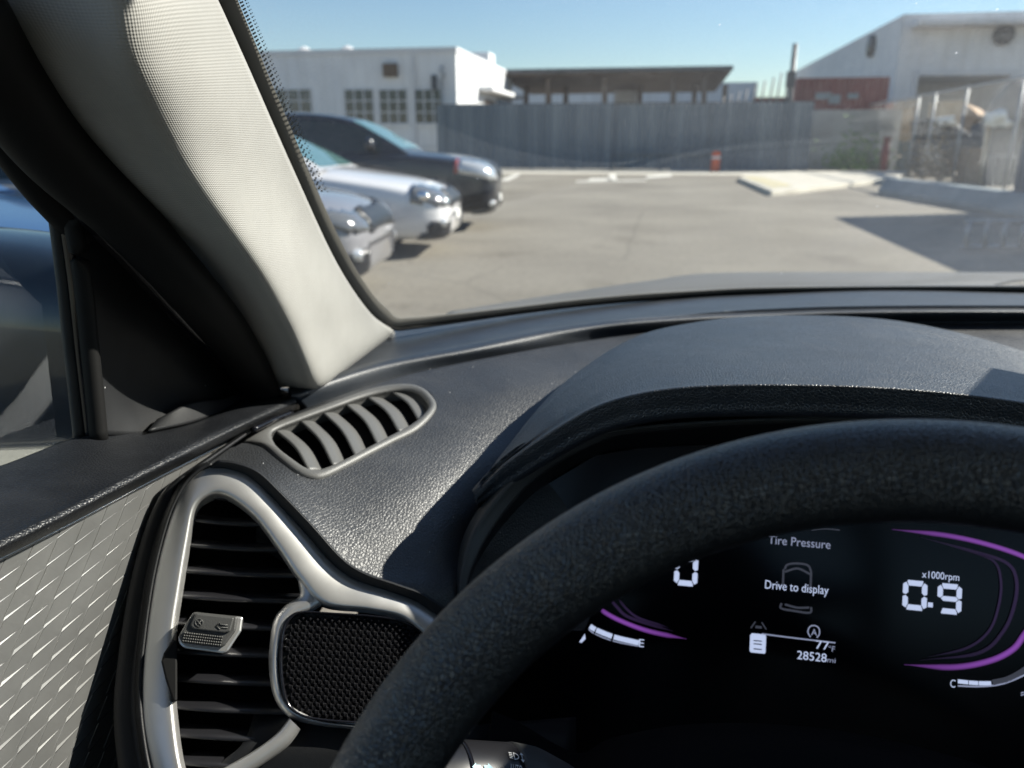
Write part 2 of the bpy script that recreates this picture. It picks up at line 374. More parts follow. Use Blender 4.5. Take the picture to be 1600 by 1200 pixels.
# ---- left white building
Yb = FY+1.2
cTop = PY(712, 73, Yb); xr = cTop[0]; zt = cTop[2]
farY = PX(800, 112, xr)[1]
wb = thing('white_building', 'low white building with barred windows, left beyond the parked cars', 'building', (xr, Yb, 0))
wb0 = np.array([xr, Yb, 0])
def loc(t, pts): return [np.asarray(p)-t for p in pts]
def lbox(name, t, x0, x1, y0, y1, z0, z1, m, parent, bevel=0): return box(name, x0-t[0], x1-t[0], y0-t[1], y1-t[1], z0-t[2], z1-t[2], m, parent, bevel)
lbox('wall', wb0, xr-42, xr, Yb, farY, 0, zt-.25, M['wallwhite'], wb)
lbox('parapet', wb0, xr-42.05, xr+.05, Yb-.05, farY+.05, zt-.25, zt, M['wallgrey'], wb)
for (u0, u1) in ((430, 490), (538, 586), (592, 638), (648, 692)):
    a = PY(u0, 140, Yb); b = PY(u1, 193, Yb)
    win = lbox('window', wb0, a[0], b[0], Yb-.03, Yb+.02, b[2], a[2], M['glassdark'], wb)
    fr = []; x0, x1, z0, z1 = a[0]-wb0[0], b[0]-wb0[0], b[2], a[2]
    for i in range(4): xx = x0+(x1-x0)*i/3; fr.append((xx-.03, xx+.03, -.06, -.033, z0, z1))
    for i in range(4): zz = z0+(z1-z0)*i/3; fr.append((x0, x1, -.065, -.036, zz-.025, zz+.025))
    boxes('window_frame', fr, M['wallgrey'], win)
    lbox('window_sill', wb0, a[0]-.08, b[0]+.08, Yb-.12, Yb, b[2]-.12, b[2]-.03, M['wallwhite'], wb)
a = PY(600, 100, Yb); b = PY(622, 120, Yb)
lbox('wall_fan', wb0, a[0], b[0], Yb-.25, Yb, b[2], a[2], M['brown'], wb)
a = PY(675, 118, Yb); b = PY(683, 140, Yb); lbox('wall_box', wb0, a[0], b[0], Yb-.18, Yb, b[2], a[2], M['darksteel'], wb)
pp = [PY(692, 103, Yb-.1)-wb0, PY(689, 112, Yb-.2)-wb0, PY(694, 117, Yb-.12)-wb0, PY(690, 126, Yb-.1)-wb0, PY(690, 165, Yb-.1)-wb0]
tube('conduit', pp, .06, M['steel'], wb, up=(0, 1, 0), seg=8, n=30)
for u in (475, 543):
    a = PY(u, 73, Yb+3)-wb0
    v, f = join(boxgeo(a[0]-.3, a[0]+.3, 2.7, 3.3, zt-.3, zt+.25), tubegeo([(a[0], 3, zt+.2), (a[0], 3, zt+.32), (a[0], 3, zt+.5)], [.28, .42, .1], seg=14, up=(0, 1, 0)))
    wn(obj('roof_vent', v, f, M['wallwhite' if u == 475 else 'wallgrey'], wb, smooth=False))
boxes('gutter_pipe', [(-2.24, -2.12, -.14, -.04, 0, zt-.3)], M['wallgrey'], wb)
boxes('wall_band', [(-42, .0, -.035, -.001, 1.0, 1.12)], M['wallgrey'], wb)
# sunlit side: doorway, lean-to roof with posts
side = [(xr+.0, xr+.04, 128, 742, 755, 165), ]
y0, y1 = PX(757, 140, xr)[1], PX(772, 140, xr)[1]
lbox('doorway', wb0, xr, xr+.05, y0, y1, 0, 3.6, M['brown'], wb)
y0, y1 = PX(776, 140, xr)[1], PX(798, 140, xr)[1]
lbox('doorway', wb0, xr, xr+.05, y0, y1, 0, 3.8, M['glassdark'], wb)
lbox('awning', wb0, xr, xr+.8, PX(748, 140, xr)[1], PX(799, 140, xr)[1], 3.95, 4.2, M['wallwhite'], wb, .03)
lbox('roof_unit', wb0, xr-2.5, xr-.7, farY-4, farY-2.2, zt, zt+.9, M['wallwhite'], wb, .05)

# ---- open shed
Ys = FY+14
sh = thing('open_shed', 'long open shed with flat brown roof on posts behind the grey fence', 'shed', (0, Ys, 0)); s0 = np.array([0, Ys, 0])
a = PY(772, 111, Ys); b = PY(1143, 104, Ys); dep = 15
v = [(a[0], 0, a[2]-.3), (b[0], 0, b[2]-.3), (b[0], dep, b[2]-.6), (a[0], dep, a[2]-.6)]
v += [(x, y, z+.3) for x, y, z in v]
wn(obj('roof', v, [(0, 3, 2, 1), (4, 5, 6, 7), (0, 1, 5, 4), (1, 2, 6, 5), (2, 3, 7, 6), (3, 0, 4, 7)], M['brown'], sh, smooth=False))
wn(obj('roof_trim', *boxgeo(a[0]-.1, b[0]+.1, -.12, -.02, b[2]-.22, b[2]+.05), M['darksteel'], sh, smooth=False))
tag(box('long_wall', a[0]-4, b[0]+4, Ys+dep+7, Ys+dep+7.4, 0, PY(960, 131, Ys+dep+7)[2], M['wallwhite']), 'long white wall seen beyond the posts of the open shed', 'wall')
for i, u in enumerate((822, 857, 884, 945, 1000, 1052, 1085, 1100, 1132)):
    x = PY(u, 150, Ys+(.6 if i % 2 else 8))[0]; y = .6 if i % 2 else 8
    box('post', x-.17, x+.17, y-.17, y+.17, 0, b[2]-.5, M['brown'], sh)
tag(box('white_crate', PY(961, 150, Ys+10)[0], PY(995, 150, Ys+10)[0], Ys+9, Ys+11, 0, PY(961, 144, Ys+10)[2], M['wallgrey'], bevel=.05), 'pale load stacked under the open shed between its posts', 'crate')

# ---- far corrugated fence
fx0 = PY(683, 200, FY)[0]; fx1 = PY(1268, 200, FY)[0]
fz = PY(970, 162, FY)[2]
ff = thing('metal_fence', 'tall dark grey corrugated metal fence closing the far end of the lot', 'fence', (0, FY, 0))
def corr(x0, x1, z0, z1, amp=.035, per=.28, y=0):
    k = int((x1-x0)/per*4); xs = np.linspace(x0, x1, k+1); ys = y+amp*np.array([-1, -1, 1, 1])[np.arange(k+1) % 4]
    V = [(x, yy, z) for z in (z0, z1) for x, yy in zip(xs, ys)]+[(x, yy+.01, z) for z in (z0, z1) for x, yy in zip(xs, ys)]
    n = k+1; Fs = [(i, i+1, n+i+1, n+i) for i in range(k)]+[(2*n+i+1, 2*n+i, 3*n+i, 3*n+i+1) for i in range(k)]+[(n+i, n+i+1, 3*n+i+1, 3*n+i) for i in range(k)]
    return V, Fs
gx0, gx1 = PY(957, 200, FY)[0], PY(1115, 200, FY)[0]
for x0, x1, y in ((fx0, gx0, 0), (gx0, gx1, .12), (gx1, fx1, 0)):
    V, Fs = corr(x0, x1, .05, fz-(.0 if x0 != gx0 else .04), y=y); obj('fence_panel' if x0 != gx0 else 'gate_panel', V, Fs, M['corr'], ff, smooth=False)
for u in (684, 757, 830, 897, 957, 1036, 1115, 1190, 1266):
    x = PY(u, 200, FY)[0]; box('fence_post', x-.06, x+.06, .15, .27, 0, fz+.02, M['darksteel'], ff)
box('fence_rail', fx0, fx1, .05, .14, fz-.02, fz+.05, M['darksteel'], ff)
x0 = PY(960, 240, FY)[0]; x1 = PY(1112, 240, FY)[0]
box('gate_rail', x0, x1, -.1, -.04, PY(960, 238, FY)[2]-.04, PY(960, 238, FY)[2]+.04, M['corr'], ff)
# raking far fence run, spiked, on the right behind
sf = thing('spiked_fence', 'row of slim leaning pickets rising above the grey fence on the right', 'fence', (0, FY+8, 0))
pts = [(1128, 150), (1140, 147), (1152, 143), (1164, 139), (1178, 132), (1192, 126), (1206, 121), (1218, 114), (1232, 108)]
for i, (u, v) in enumerate(pts):
    q = PY(u, v, FY+8); tube('picket', [(q[0]-.05, 0, 0), (q[0]-.02, 0, q[2]*.7), (q[0]+.12, 0, q[2])], .045, M['darksteel'], sf, up=(0, 1, 0), seg=6)
a = PY(1180, 152, FY+8); b = PY(1245, 138, FY+8)
wn(obj('brick_coping', *boxgeo(a[0], b[0], .1, .5, 0, a[2]), M['red'], sf, smooth=False))
# utility pole
q = PY(1243, 68, FY+2); ub = np.array([q[0], FY+2, 0])
up_ = thing('utility_pole', 'dark pole with a box, standing at the right end of the grey fence', 'pole', ub)
tube('pole_shaft', [(0, 0, 0), (0, 0, q[2]*.5), (0, 0, q[2])], [.17, .14, .11], M['darksteel'], up_, seg=12, up=(0, 1, 0))
box('pole_box', -.28, .12, -.3, -.1, q[2]-1.9, q[2]-1.2, M['darksteel'], up_, .02)
# red bollard
q = PZ(1117, 268, 0); rp = thing('bollard', 'red bollard standing before the grey fence', 'bollard', q)
hz = PY(1117, 236, q[1])[2]
tube('bollard_post', [(0, 0, 0), (0, 0, .1), (0, 0, hz-.08), (0, 0, hz)], [.2, .2, .19, .12], M['orange'], rp, seg=16, up=(0, 1, 0))
tube('bollard_band', [(0, 0, hz*.62), (0, 0, hz*.75)], .205, M['sack'], rp, seg=16, up=(0, 1, 0))

# ---- right warehouse
XR = 12.0
cy = PX(1413, 22, XR); fy2 = PX(1243, 95, XR)[1]
wh0 = np.array([XR, cy[1], 0]); H = cy[2]
wh = thing('warehouse', 'large pale warehouse with an open loading bay, at the right', 'building', wh0)
Lx = 26; Wy = fy2-cy[1]
dx0 = PY(1437, 100, cy[1])[0]-XR; dx1 = PY(1582, 100, cy[1])[0]-XR; dz = PY(1500, 118, cy[1])[2]
boxes('wall', [(0, dx0, 0, Wy, 0, H), (dx1, Lx, 0, Wy, 0, H), (dx0, dx1, .002, Wy, dz, H-.002), (dx0, dx1, 6, Wy, 0, dz)], M['wallwhite'], wh)
box('eave', PY(1425, 30, cy[1])[0]-XR, Lx+.5, -1.3, -.01, PY(1450, 33, cy[1]-1.3)[2]-.18, PY(1450, 33, cy[1]-1.3)[2]+.1, M['wallwhite'], wh, .04)
boxes('bay_frame', [(dx0-.2, dx0, -.12, .0, 0, dz), (dx1, dx1+.2, -.12, 0, 0, dz), (dx0-.2, dx1+.2, -.12, -.0, dz, dz+.25)], M['wallgrey'], wh)
for nm, q in (('wall_fan', PX(1363, 72, XR-.05)), ):
    v, f = tubegeo([(-.25, q[1]-wh0[1], q[2]), (0.02, q[1]-wh0[1], q[2])], .62, up=(0, 0, 1), seg=16); wn(obj(nm, v, f, M['darksteel'], wh))
q = PY(1567, 55, cy[1]); v, f = tubegeo([(q[0]-XR, -.2, q[2]), (q[0]-XR, .01, q[2])], .5, seg=16); wn(obj('wall_fan', v, f, M['darksteel'], wh))
# pale block wall, red box behind it
q0 = PY(1267, 172, FY+1.5); q1 = PY(1424, 168, FY+1.5)
tag(box('block_wall', q0[0], q1[0], FY+1.4, FY+1.7, 0, q0[2], noisy('pale_blocks', (.36, .34, .31), (.45, .43, .40), .9, .85, .2, .005)), 'pale block wall between the grey fence and the wire fence', 'wall')
q0 = PY(1247, 122, FY+3); q1 = PY(1384, 170, FY+3); t0 = np.array([q0[0], FY+3, 0])
rc = thing('red_container', 'red metal container standing on blocks above the pale wall', 'container', t0)
wd = q1[0]-q0[0]
V, Fs = corr(.05, wd-.05, q1[2]-.6, q0[2]-.1, .03, .3); obj('container_side', V, Fs, M['red'], rc, smooth=False)
boxes('container_frame', [(0, .12, -.05, 2.4, q1[2]-.7, q0[2]), (wd-.12, wd, -.05, 2.4, q1[2]-.7, q0[2]), (.12, wd-.12, -.05, 2.4, q0[2]-.12, q0[2]-.002), (.12, wd-.12, .06, 2.4, q1[2]-.7, q1[2]-.6)], M['red'], rc)
box('container_base', .1, wd-.1, .2, 2.2, 0, q1[2]-.702, M['darksteel'], rc)
for u0, u1, v0, v1 in ((1275, 1298, 145, 155), (1296, 1312, 148, 162), (1325, 1341, 146, 154)):
    a = PY(u0, v0, FY+2.9)-t0; b = PY(u1, v1, FY+2.9)-t0; box('container_sticker', a[0], b[0], -.1, -.06, b[2], a[2], M['palebarrier'], rc)

# ---- wire fence on the right, along X = 9.6
XF = 9.6
cf = thing('wire_fence', 'tall galvanised wire mesh fence with round posts along the right side', 'fence', (XF, 0, 0))
ys = [PX(u, 260, XF)[1] for u in (1297, 1342, 1420, 1445, 1492, 1575, 1700)]
fh = 2.95
for y in ys: tube('fence_post', [(0, y, 0), (0, y, fh*.5), (0, y, fh+.05)], .045, M['steel'], cf, seg=10, up=(0, 1, 0))
tube('top_rail', [(0, ys[0], fh), (0, ys[-1], fh)], .04, M['steel'], cf, seg=8)
V, Fs = [], []
yA, yB = min(ys), max(ys)
def strip(p, q, r=.0016):
    k = len(V)
    for c in (p, q):
        V.extend([(r, c[0], c[1]), (-r, c[0]+r, c[1]), (-r, c[0]-r, c[1])])
    Fs.extend([(k, k+1, k+4, k+3), (k+1, k+2, k+5, k+4), (k+2, k, k+3, k+5)])
for i in range(int((yB-yA+fh)/.22)):
    y = yA-fh+i*.22
    a, b = max(y, yA), min(y+fh, yB)
    if b > a:
        strip((a, a-y), (b, b-y)); strip((a, fh-(a-y)), (b, fh-(b-y)))
obj('wire_mesh', V, Fs, M['steel'], cf, smooth=False)

# ---- stuff stored behind the wire fence
def heap(name, c, r, m, label, cat, seed, sharp=.25):
    rg = np.random.default_rng(seed); bm = bmesh.new(); bmesh.ops.create_icosphere(bm, subdivisions=3, radius=1)
    ph = rg.uniform(0, 6, 6)
    for v in bm.verts:
        x, y, z = v.co; k = 1+sharp*(math.sin(3*x+ph[0])*math.sin(4*z+ph[1])+.6*math.sin(7*y+ph[2])*math.sin(6*x+ph[3])+.4*math.sin(11*z+ph[4]))
        v.co = Vector((x*r[0]*k, y*r[1]*k, max(z, -.55)*r[2]*k))
    mn = min(v.co.z for v in bm.verts)
    for v in bm.verts: v.co.z -= mn
    me = bpy.data.meshes.new(name); bm.to_mesh(me); bm.free(); me.materials.append(m); me.polygons.foreach_set('use_smooth', [True]*len(me.polygons))
    o = bpy.data.objects.new(name, me); COL.objects.link(o); o.location = c; return tag(o, label, cat)
# timber pallets leaning in a stack
q0 = PX(1378, 165, 10.6); q1 = PX(1424, 212, 10.6); t0 = np.array([10.6, q1[1], 0])
pl = thing('timber_fence', 'raw timber slat screen above a low wall behind the wire fence', 'fence', t0)
n = 11
for i in range(n):
    y = (q0[1]-q1[1])*i/(n-1); box('slat', 0, .05, y-.12, y+.12, 1.3, 3.0+.1*random.random(), M['wood'], pl)
boxes('rail', [(.052, .1, -.3, q0[1]-q1[1]+.3, 1.5, 1.62), (.052, .1, -.3, q0[1]-q1[1]+.3, 2.6, 2.72)], M['wood'], pl)
box('base_wall', .002, .3, -.4, q0[1]-q1[1]+.4, 0, 1.3, noisy('low_wall', (.22, .22, .19), (.3, .3, .26), 1, .85), pl)
q = PX(1440, 268, 10.4); h1 = PX(1440, 195, 10.4)[2]
sk = thing('wheelie_bin', 'dark grey bin with a lid behind the wire fence, beside the timber screen', 'bin', (10.6, q[1], 0))
tv = [(-.5, -.5, .1), (.5, -.5, .1), (.5, .5, .1), (-.5, .5, .1)]; V = tv+[(x*1.25, y*1.25, 1.95) for x, y, z in tv]
wn(obj('bin_body', V, [(0, 3, 2, 1), (4, 5, 6, 7)]+[(i, (i+1) % 4, 4+(i+1) % 4, 4+i) for i in range(4)], M['tarp'], sk, smooth=False, bevel=.04))
box('bin_lid', -.7, .7, -.7, .7, 1.951, 2.05, M['darksteel'], sk, .03)
y = PX(1470, 200, 11.0)[1]
tag(box('pale_board_stack', 10.7, 11.6, y-.5, y+.9, 0, PX(1420, 160, 11)[2]-.2, M['wood'], bevel=.03), 'stack of pale yellow boards behind the bin', 'boards')
y = PX(1478, 188, 10.7)[1]
heap('tarpaulin', (11.2, y+.6, 0), (1.1, 1.5, 1.25), M['tarp'], 'dark covered heap right of the bin behind the wire fence', 'heap', 3)
rl = tube('sheet_roll', [(10.5, PX(1455, 190, 10.5)[1], PX(1455, 192, 10.5)[2]), (10.5, PX(1512, 186, 10.5)[1], PX(1512, 186, 10.5)[2])], .17, M['sack'], None, seg=14)
tag(rl, 'white rolled sheet lying across the dark heap', 'roll')
q = PX(1550, 200, 10.6)
heap('junk_heap', (11.3, q[1], 0), (1.0, 1.3, 1.55), M['tarp'], 'tall dark junk heap nearest the right edge, under a brown carton', 'heap', 9, .3)
z0 = PX(1520, 200, 10.4)[2]
cb = tag(box('carton', -.35, .35, -.5, .5, -.3, .3, M['card'], bevel=.02), 'torn brown carton slumped on top of the tall junk heap', 'box')
cb.location = (10.5, PX(1522, 185, 10.5)[1], PX(1522, 188, 10.5)[2]); cb.rotation_euler = (.5, .3, .4)
sk2 = heap('plastic_sheet', (10.4, PX(1560, 185, 10.4)[1], PX(1560, 200, 10.4)[2]), (.3, .55, .3), M['sack'], 'crumpled white plastic sheet on top of the tall junk heap', 'sheet', 4, .4)
# bush
q = PZ(1332, 266, 0)
bu = thing('bush', 'green weedy bush growing at the foot of the wire fence', 'bush', q)
V, Fs = [], []
for i in range(2600):
    t = RNG.normal(size=3)*np.array([.7, .9, .55]); t[2] = abs(t[2])*1.3+.1
    if RNG.random() < .3: t[:2] += RNG.choice([-.7, .7])
    d1 = nrm(RNG.normal(size=3)); d2 = nrm(np.cross(d1, RNG.normal(size=3))); s = RNG.uniform(.05, .13); k = len(V)
    V += [t-d1*s, t+d2*s*.4, t+d1*s, t-d2*s*.4]; Fs.append((k, k+1, k+2, k+3))
obj('foliage', V, Fs, noisy('leaf_green', (.06, .17, .03), (.20, .32, .06), 3, .6, 0), bu, smooth=False)
v, f = join(*[tubegeo([(0, 0, 0), (x*.4, y*.4, .6), (x, y, 1.2)], [.03, .02, .008], seg=6, up=(0, 1, 0)) for x, y in ((.5, .2), (-.5, .5), (.1, -.6), (-.3, -.4), (.7, .8))]); obj('stem', v, f, M['brown'], bu)
q = PZ(1379, 270, 0); tg = thing('red_post', 'dark red post with a cap standing right of the bush', 'post', q)
tube('post_shaft', [(0, 0, 0), (0, 0, .9), (0, 0, 1.35)], [.16, .16, .13], M['red'], tg, seg=12, up=(0, 1, 0)); tube('post_cap', [(0, 0, 1.36), (0, 0, 1.5)], [.2, .12], M['red'], tg, seg=12, up=(0, 1, 0))
q = PZ(1424, 268, 0)
cn = thing('traffic_cone', 'small orange cone at the foot of the wire fence', 'cone', q)
tube('cone_body', [(0, 0, .03), (0, 0, .25), (0, 0, .5)], [.16, .09, .03], M['orange'], cn, seg=14, up=(0, 1, 0)); box('cone_base', -.2, .2, -.2, .2, 0, .03, M['orange'], cn)
for u, v, s in ((1262, 263, .3), (1275, 262, .2), (1290, 258, .22)):
    q = PZ(u, v, 0); heap('stone', (q[0], q[1], 0), (s, s*1.2, s*.8), M['sack'], {1262: 'pale stone lying leftmost in front of the block wall', 1275: 'small pale stone, middle one in front of the block wall', 1290: 'pale stone nearest the wire fence in front of the block wall'}[u], 'stone', u, .15)
def dry_bush(u, v, sc, label, cols, n, name='bush'):
    q = PZ(u, v, 0); b = thing(name, label, 'bush', q, 'bushes along the wire fence'); V, Fs = [], []
    for i in range(n):
        t = RNG.normal(size=3)*np.array([.6, .6, .5])*sc; t[2] = abs(t[2])*1.4+.08; d1 = nrm(RNG.normal(size=3)+np.array([0, 0, .5])); d2 = nrm(np.cross(d1, RNG.normal(size=3))); s_ = RNG.uniform(.05, .14); k = len(V)
        V += [t-d1*s_, t+d2*s_*.3, t+d1*s_, t-d2*s_*.3]; Fs.append((k, k+1, k+2, k+3))
    obj('foliage', V, Fs, noisy('dry_leaf', *cols, 3, .7, 0), b, smooth=False)
    vv, f_ = join(*[tubegeo([(0, 0, 0), (x*.4*sc, y*.4*sc, .5*sc), (x*sc, y*sc, 1.1*sc)], [.03, .02, .008], seg=6, up=(0, 1, 0)) for x, y in ((.5, .2), (-.5, .5), (.1, -.6))]); obj('stem', vv, f_, M['brown'], b)
dry_bush(1300, 265, .8, 'low pale dry bush left of the green bush at the wire fence', ((.30, .27, .14), (.42, .38, .20)), 900)
dry_bush(1352, 262, 1.0, 'yellow flowering bush right behind the green bush', ((.10, .14, .03), (.45, .38, .06)), 1200)
dry_bush(1465, 283, .9, 'dry brown weeds between fence posts before the dark bin', ((.20, .14, .08), (.34, .26, .16)), 800)
yk = PX(1512, 240, 10.0)[1]
tag(box('brown_crate', 9.9, 10.6, yk-.5, yk+.5, .0, 1.1, M['card'], bevel=.03), 'brown crate standing on the ground under the white rolled sheet', 'crate')
yk = PX(1552, 260, 10.0)[1]
tag(box('grey_drum_box', 9.9, 10.5, yk-.4, yk+.4, .0, .9, M['tarp'], bevel=.08), 'low dark box at the foot of the tall junk heap', 'box')
pv = tube('leaning_plank', [(9.9, PX(1532, 290, 9.9)[1], .02), (10.3, PX(1540, 220, 10.3)[1], 1.9)], .07, M['wood'], None, seg=8)
tag(pv, 'raw plank leaning on the tall junk heap', 'plank')
# pale barrier lying along the right side
A = PZ(1392, 303, 0); B = PZ(1605, 338, 0); B = A+(B-A)*1.5
bd = nrm(B-A); bp = np.array([-bd[1], bd[0], 0.]); prf = [(-.34, 0), (-.34, .12), (-.16, .40), (.16, .40), (.34, .12), (.34, 0)]
V = [e+bp*x+np.array([0, 0, z]) for e in (A, B) for x, z in prf]; k = len(prf)
bl = tag(wn(obj('concrete_barrier', V, [tuple(range(k)), tuple(range(k, 2*k))[::-1]]+[(i, (i+1) % k, k+(i+1) % k, k+i) for i in range(k)], M['palebarrier'], None, smooth=False, bevel=.03)), 'long pale blue grey barrier lying on the ground at the right', 'barrier')
# low rack with upright bars in the shade
q0 = PZ(1500, 392, 0); q1 = PZ(1700, 392, 0)
rk = thing('bar_rack', 'low metal rack with pale upright bars in the shade at the right', 'rack', q0)
dd = q1-q0; hh = .36
tube('rail', [(0, 0, hh), tuple(dd+(0, 0, hh))], .025, M['steel'], rk, seg=8); tube('rail', [(0, 0, .05), tuple(dd+(0, 0, .05))], .025, M['steel'], rk, seg=8)
for i in range(7):
    p = dd*(i+.25)/7; tube('upright_bar', [p+(0, 0, .05), p+(0.0, 0, hh)], .035, M['steel'], rk, seg=8, up=(0, 1, 0))
# dark blue container beside the lot whose end shows at the right edge; it shades the ground
cx, cyy = PZ(1580, 331, 0)[:2]
bc = thing('blue_container', 'dark blue grey shipping container whose far corner shows at the right edge', 'container', (cx, cyy, 0))
HC = 2.62
V, Fs = corr(-12.1, -.1, .15, HC-.1, .03, .28)
obj('container_side', [(-y-.04, x, z) for x, y, z in V], Fs, M['bluebox'], bc, smooth=False)
boxes('container_frame', [(0, .15, -12.2, -12.05, 0, HC), (0, .15, -.15, 0, 0, HC), (.151, 2.44, -12.2, 0, HC-.12, HC), (.0, .15, -12.05, -.15, HC-.12, HC-.002), (0, .15, -12.05, -.15, 0, .15), (.151, 2.44, -.05, -.005, .1, HC-.121), (.151, 2.44, -12.2, -12.15, .1, HC-.121), (2.3, 2.44, -12.1, -.06, .1, HC-.121)], M['bluebox'], bc)

# ================================================================ PARKED CARS
def carpaint(name, col, metal=.3, rough=.3): 
    m = mat(name, col, rough, metal, coat=0 if name == 'bonnet_paint' else .5 if name == 'navy_paint' else 1.0); L(m, bump(m, noise(m, 2.0, 2), .03, .01), bsdf(m).inputs['Normal']); return m
M['lens'] = mat('headlight_lens', (.5, .52, .53), .14, metal=.4, coat=1)
M['lensred'] = mat('amber_lens', (.22, .03, .025), .2, coat=1)
M['carglass'] = mat('car_glass', (.10, .21, .20), .03, metal=.35, spec=.8)
M['chrome'] = mat('chrome', (.8, .8, .8), .12, metal=1)
M['lensdark'] = mat('dark_headlight_lens', (.10, .105, .11), .1, coat=1)
M['sidewin'] = mat('car_side_glass', (.02, .03, .032), .04, spec=.5)
M['grilleblack'] = mat('grille_black', (.012, .012, .013), .35)
M['plate'] = mat('number_plate', (.7, .7, .68), .5)
def make_car(name, label, loc, st, gh, paint, Lw=(1.42, -1.42), rw=.34, headz=(.62, .8), grille=(.36, .74), plate=True, rot=R_(7), amber=False, lamps=True):
    t = thing(name, label, 'car', loc, 'cars parked along the left side')
    secs = []
    for x, hw, zb, zs, zt in st:
        pr = [(0, zb), (.7*hw, zb), (.93*hw, zb+.05), (hw*.99, zb+.18), (hw, (zb+zs)/2+.05), (.985*hw, zs-.05), (.93*hw, zs+.03), (.75*hw, zs+.7*(zt-zs)), (.4*hw, zt-.004), (0, zt)]
        half = cr(pr, 28); full = np.vstack([half, (half*np.array([-1, 1]))[::-1][1:-1]])
        secs.append(np.column_stack([np.full(len(full), x), full]))
    secs = np.array(secs); k = secs.shape[1]
    g = np.stack([cr(secs[:, j], 70) for j in range(k)], 1)
    v, f = gridmesh(g, True, False); v = np.array(v)
    f += [tuple(range(k)), tuple((69*k+i) for i in range(k))[::-1]]
    keep, ext = [], {'headlight': [], 'grille': [], 'indicator': [], 'lower_grille': []}
    xf = st[-1][0]
    for q in f:
        c = v[list(q)].mean(0)
        if len(q) == 4:
            if abs(c[1]) > .55 and any((c[0]-wx)**2+(c[2]-rw)**2 < (rw+.05)**2 for wx in Lw): continue
            ay = abs(c[1])
            if headz[0]+.10*(xf-c[0])/.6 < c[2] < headz[1]+.12*(xf-c[0])/.6 and c[0] > xf-(.62 if amber else .42) and ay > .42: ext['headlight' if c[0] > xf-.5 or not amber else 'indicator'].append((q, c[1] > 0))
            if grille[0] < c[2] < grille[1] and c[0] > xf-.30 and ay < .42: ext['grille'].append((q, True))
            if .22 < c[2] < .42 and c[0] > xf-.35 and .5 < ay < .78: ext['lower_grille'].append((q, c[1] > 0))
        keep.append(q)
    body = wn(obj('body', v, keep, paint, t))
    nv = np.zeros_like(v); 
    me = body.data; me.update(); nn = np.array([x.normal[:] for x in me.vertices]); nn = nn
    def extract(nm, lst, off, m):
        if not lst: return
        ids = sorted({i for q in lst for i in q}); mp = {i: j for j, i in enumerate(ids)}
        o = obj(nm, v[ids]+nn[ids]*off, [tuple(mp[i] for i in q) for q in lst], m, t)
        s = o.modifiers.new('thick', 'SOLIDIFY'); s.thickness = off*1.8; s.offset = 0
    for sd in (True, False):
        extract('headlight', [q for q, s in ext['headlight'] if s == sd], .012, M['lens' if amber else 'lensdark'])
        extract('indicator', [q for q, s in ext['indicator'] if s == sd], .010, M['lensred'])
        extract('lower_grille', [q for q, s in ext['lower_grille'] if s == sd], .010, M['grilleblack'])
    extract('grille', [q for q, s in ext['grille']], .014, M['grilleblack'])
    xb = st[-1][0]
    if plate: box('number_plate', xb-.02, xb+.03, -.15, .15, .40, .50, M['plate'], t, .005)
    # greenhouse
    secs = []
    for x, zb, zt, wb_, wt in gh:
        pr = [(wb_, zb), (wb_*.62+wt*.38, zb+.42*(zt-zb)), (wt*1.02, zb+.86*(zt-zb)), (wt*.9, zb+.965*(zt-zb)), (wt*.5, zt-.004), (0, zt)]
        half = cr(pr, 20); full = np.vstack([half, (half*np.array([-1, 1]))[::-1][1:]])
        secs.append(np.column_stack([np.full(len(full), x), full]))
    secs = np.array(secs); k = secs.shape[1]; g = np.stack([cr(secs[:, j], 60) for j in range(k)], 1); gv, gf = gridmesh(g); gv = np.array(gv)
    ro = wn(obj('roof', gv, gf, paint, t)); gn = np.array([x.normal[:] for x in ro.data.vertices])
    x0, xr0 = gh[0][0], gh[0][0]
    wsx = gh[2][0]; zroof = max(a[2] for a in gh); zb0 = gh[0][1]
    gl = {'windscreen': [], 'wl': [], 'wr': []}
    for q in gf:
        c = gv[list(q)].mean(0); n = gn[list(q)].mean(0)
        jj = q[0] % k; fr = min(jj, k-1-jj)/(k/2)
        if fr > .52 and wsx+.12 < c[0] < gh[0][0]-.06: gl['windscreen'].append(q)
        elif .04 < fr < .40 and gh[-2][0]-.1 < c[0] < wsx+.55 and c[2] > zb0+.03: gl['wl' if c[1] > 0 else 'wr'].append(q)
    for nm, key in (('windscreen', 'windscreen'), ('side_window', 'wl'), ('side_window', 'wr')):
        lst = gl[key]; ids = sorted({i for q in lst for i in q}); mp = {i: j for j, i in enumerate(ids)}
        if not ids: continue
        sg = 1 if (gn[ids]*(gv[ids]-np.array([gv[:, 0].mean(), 0, .8]))).sum() > 0 else -1
        obj(nm, gv[ids]+sg*gn[ids]*.006, [tuple(mp[i] for i in q) for q in lst], M['carglass' if key == 'windscreen' else 'sidewin'], t)
    # wheels, mirrors, fog lamps
    hw = max(a[1] for a in st)
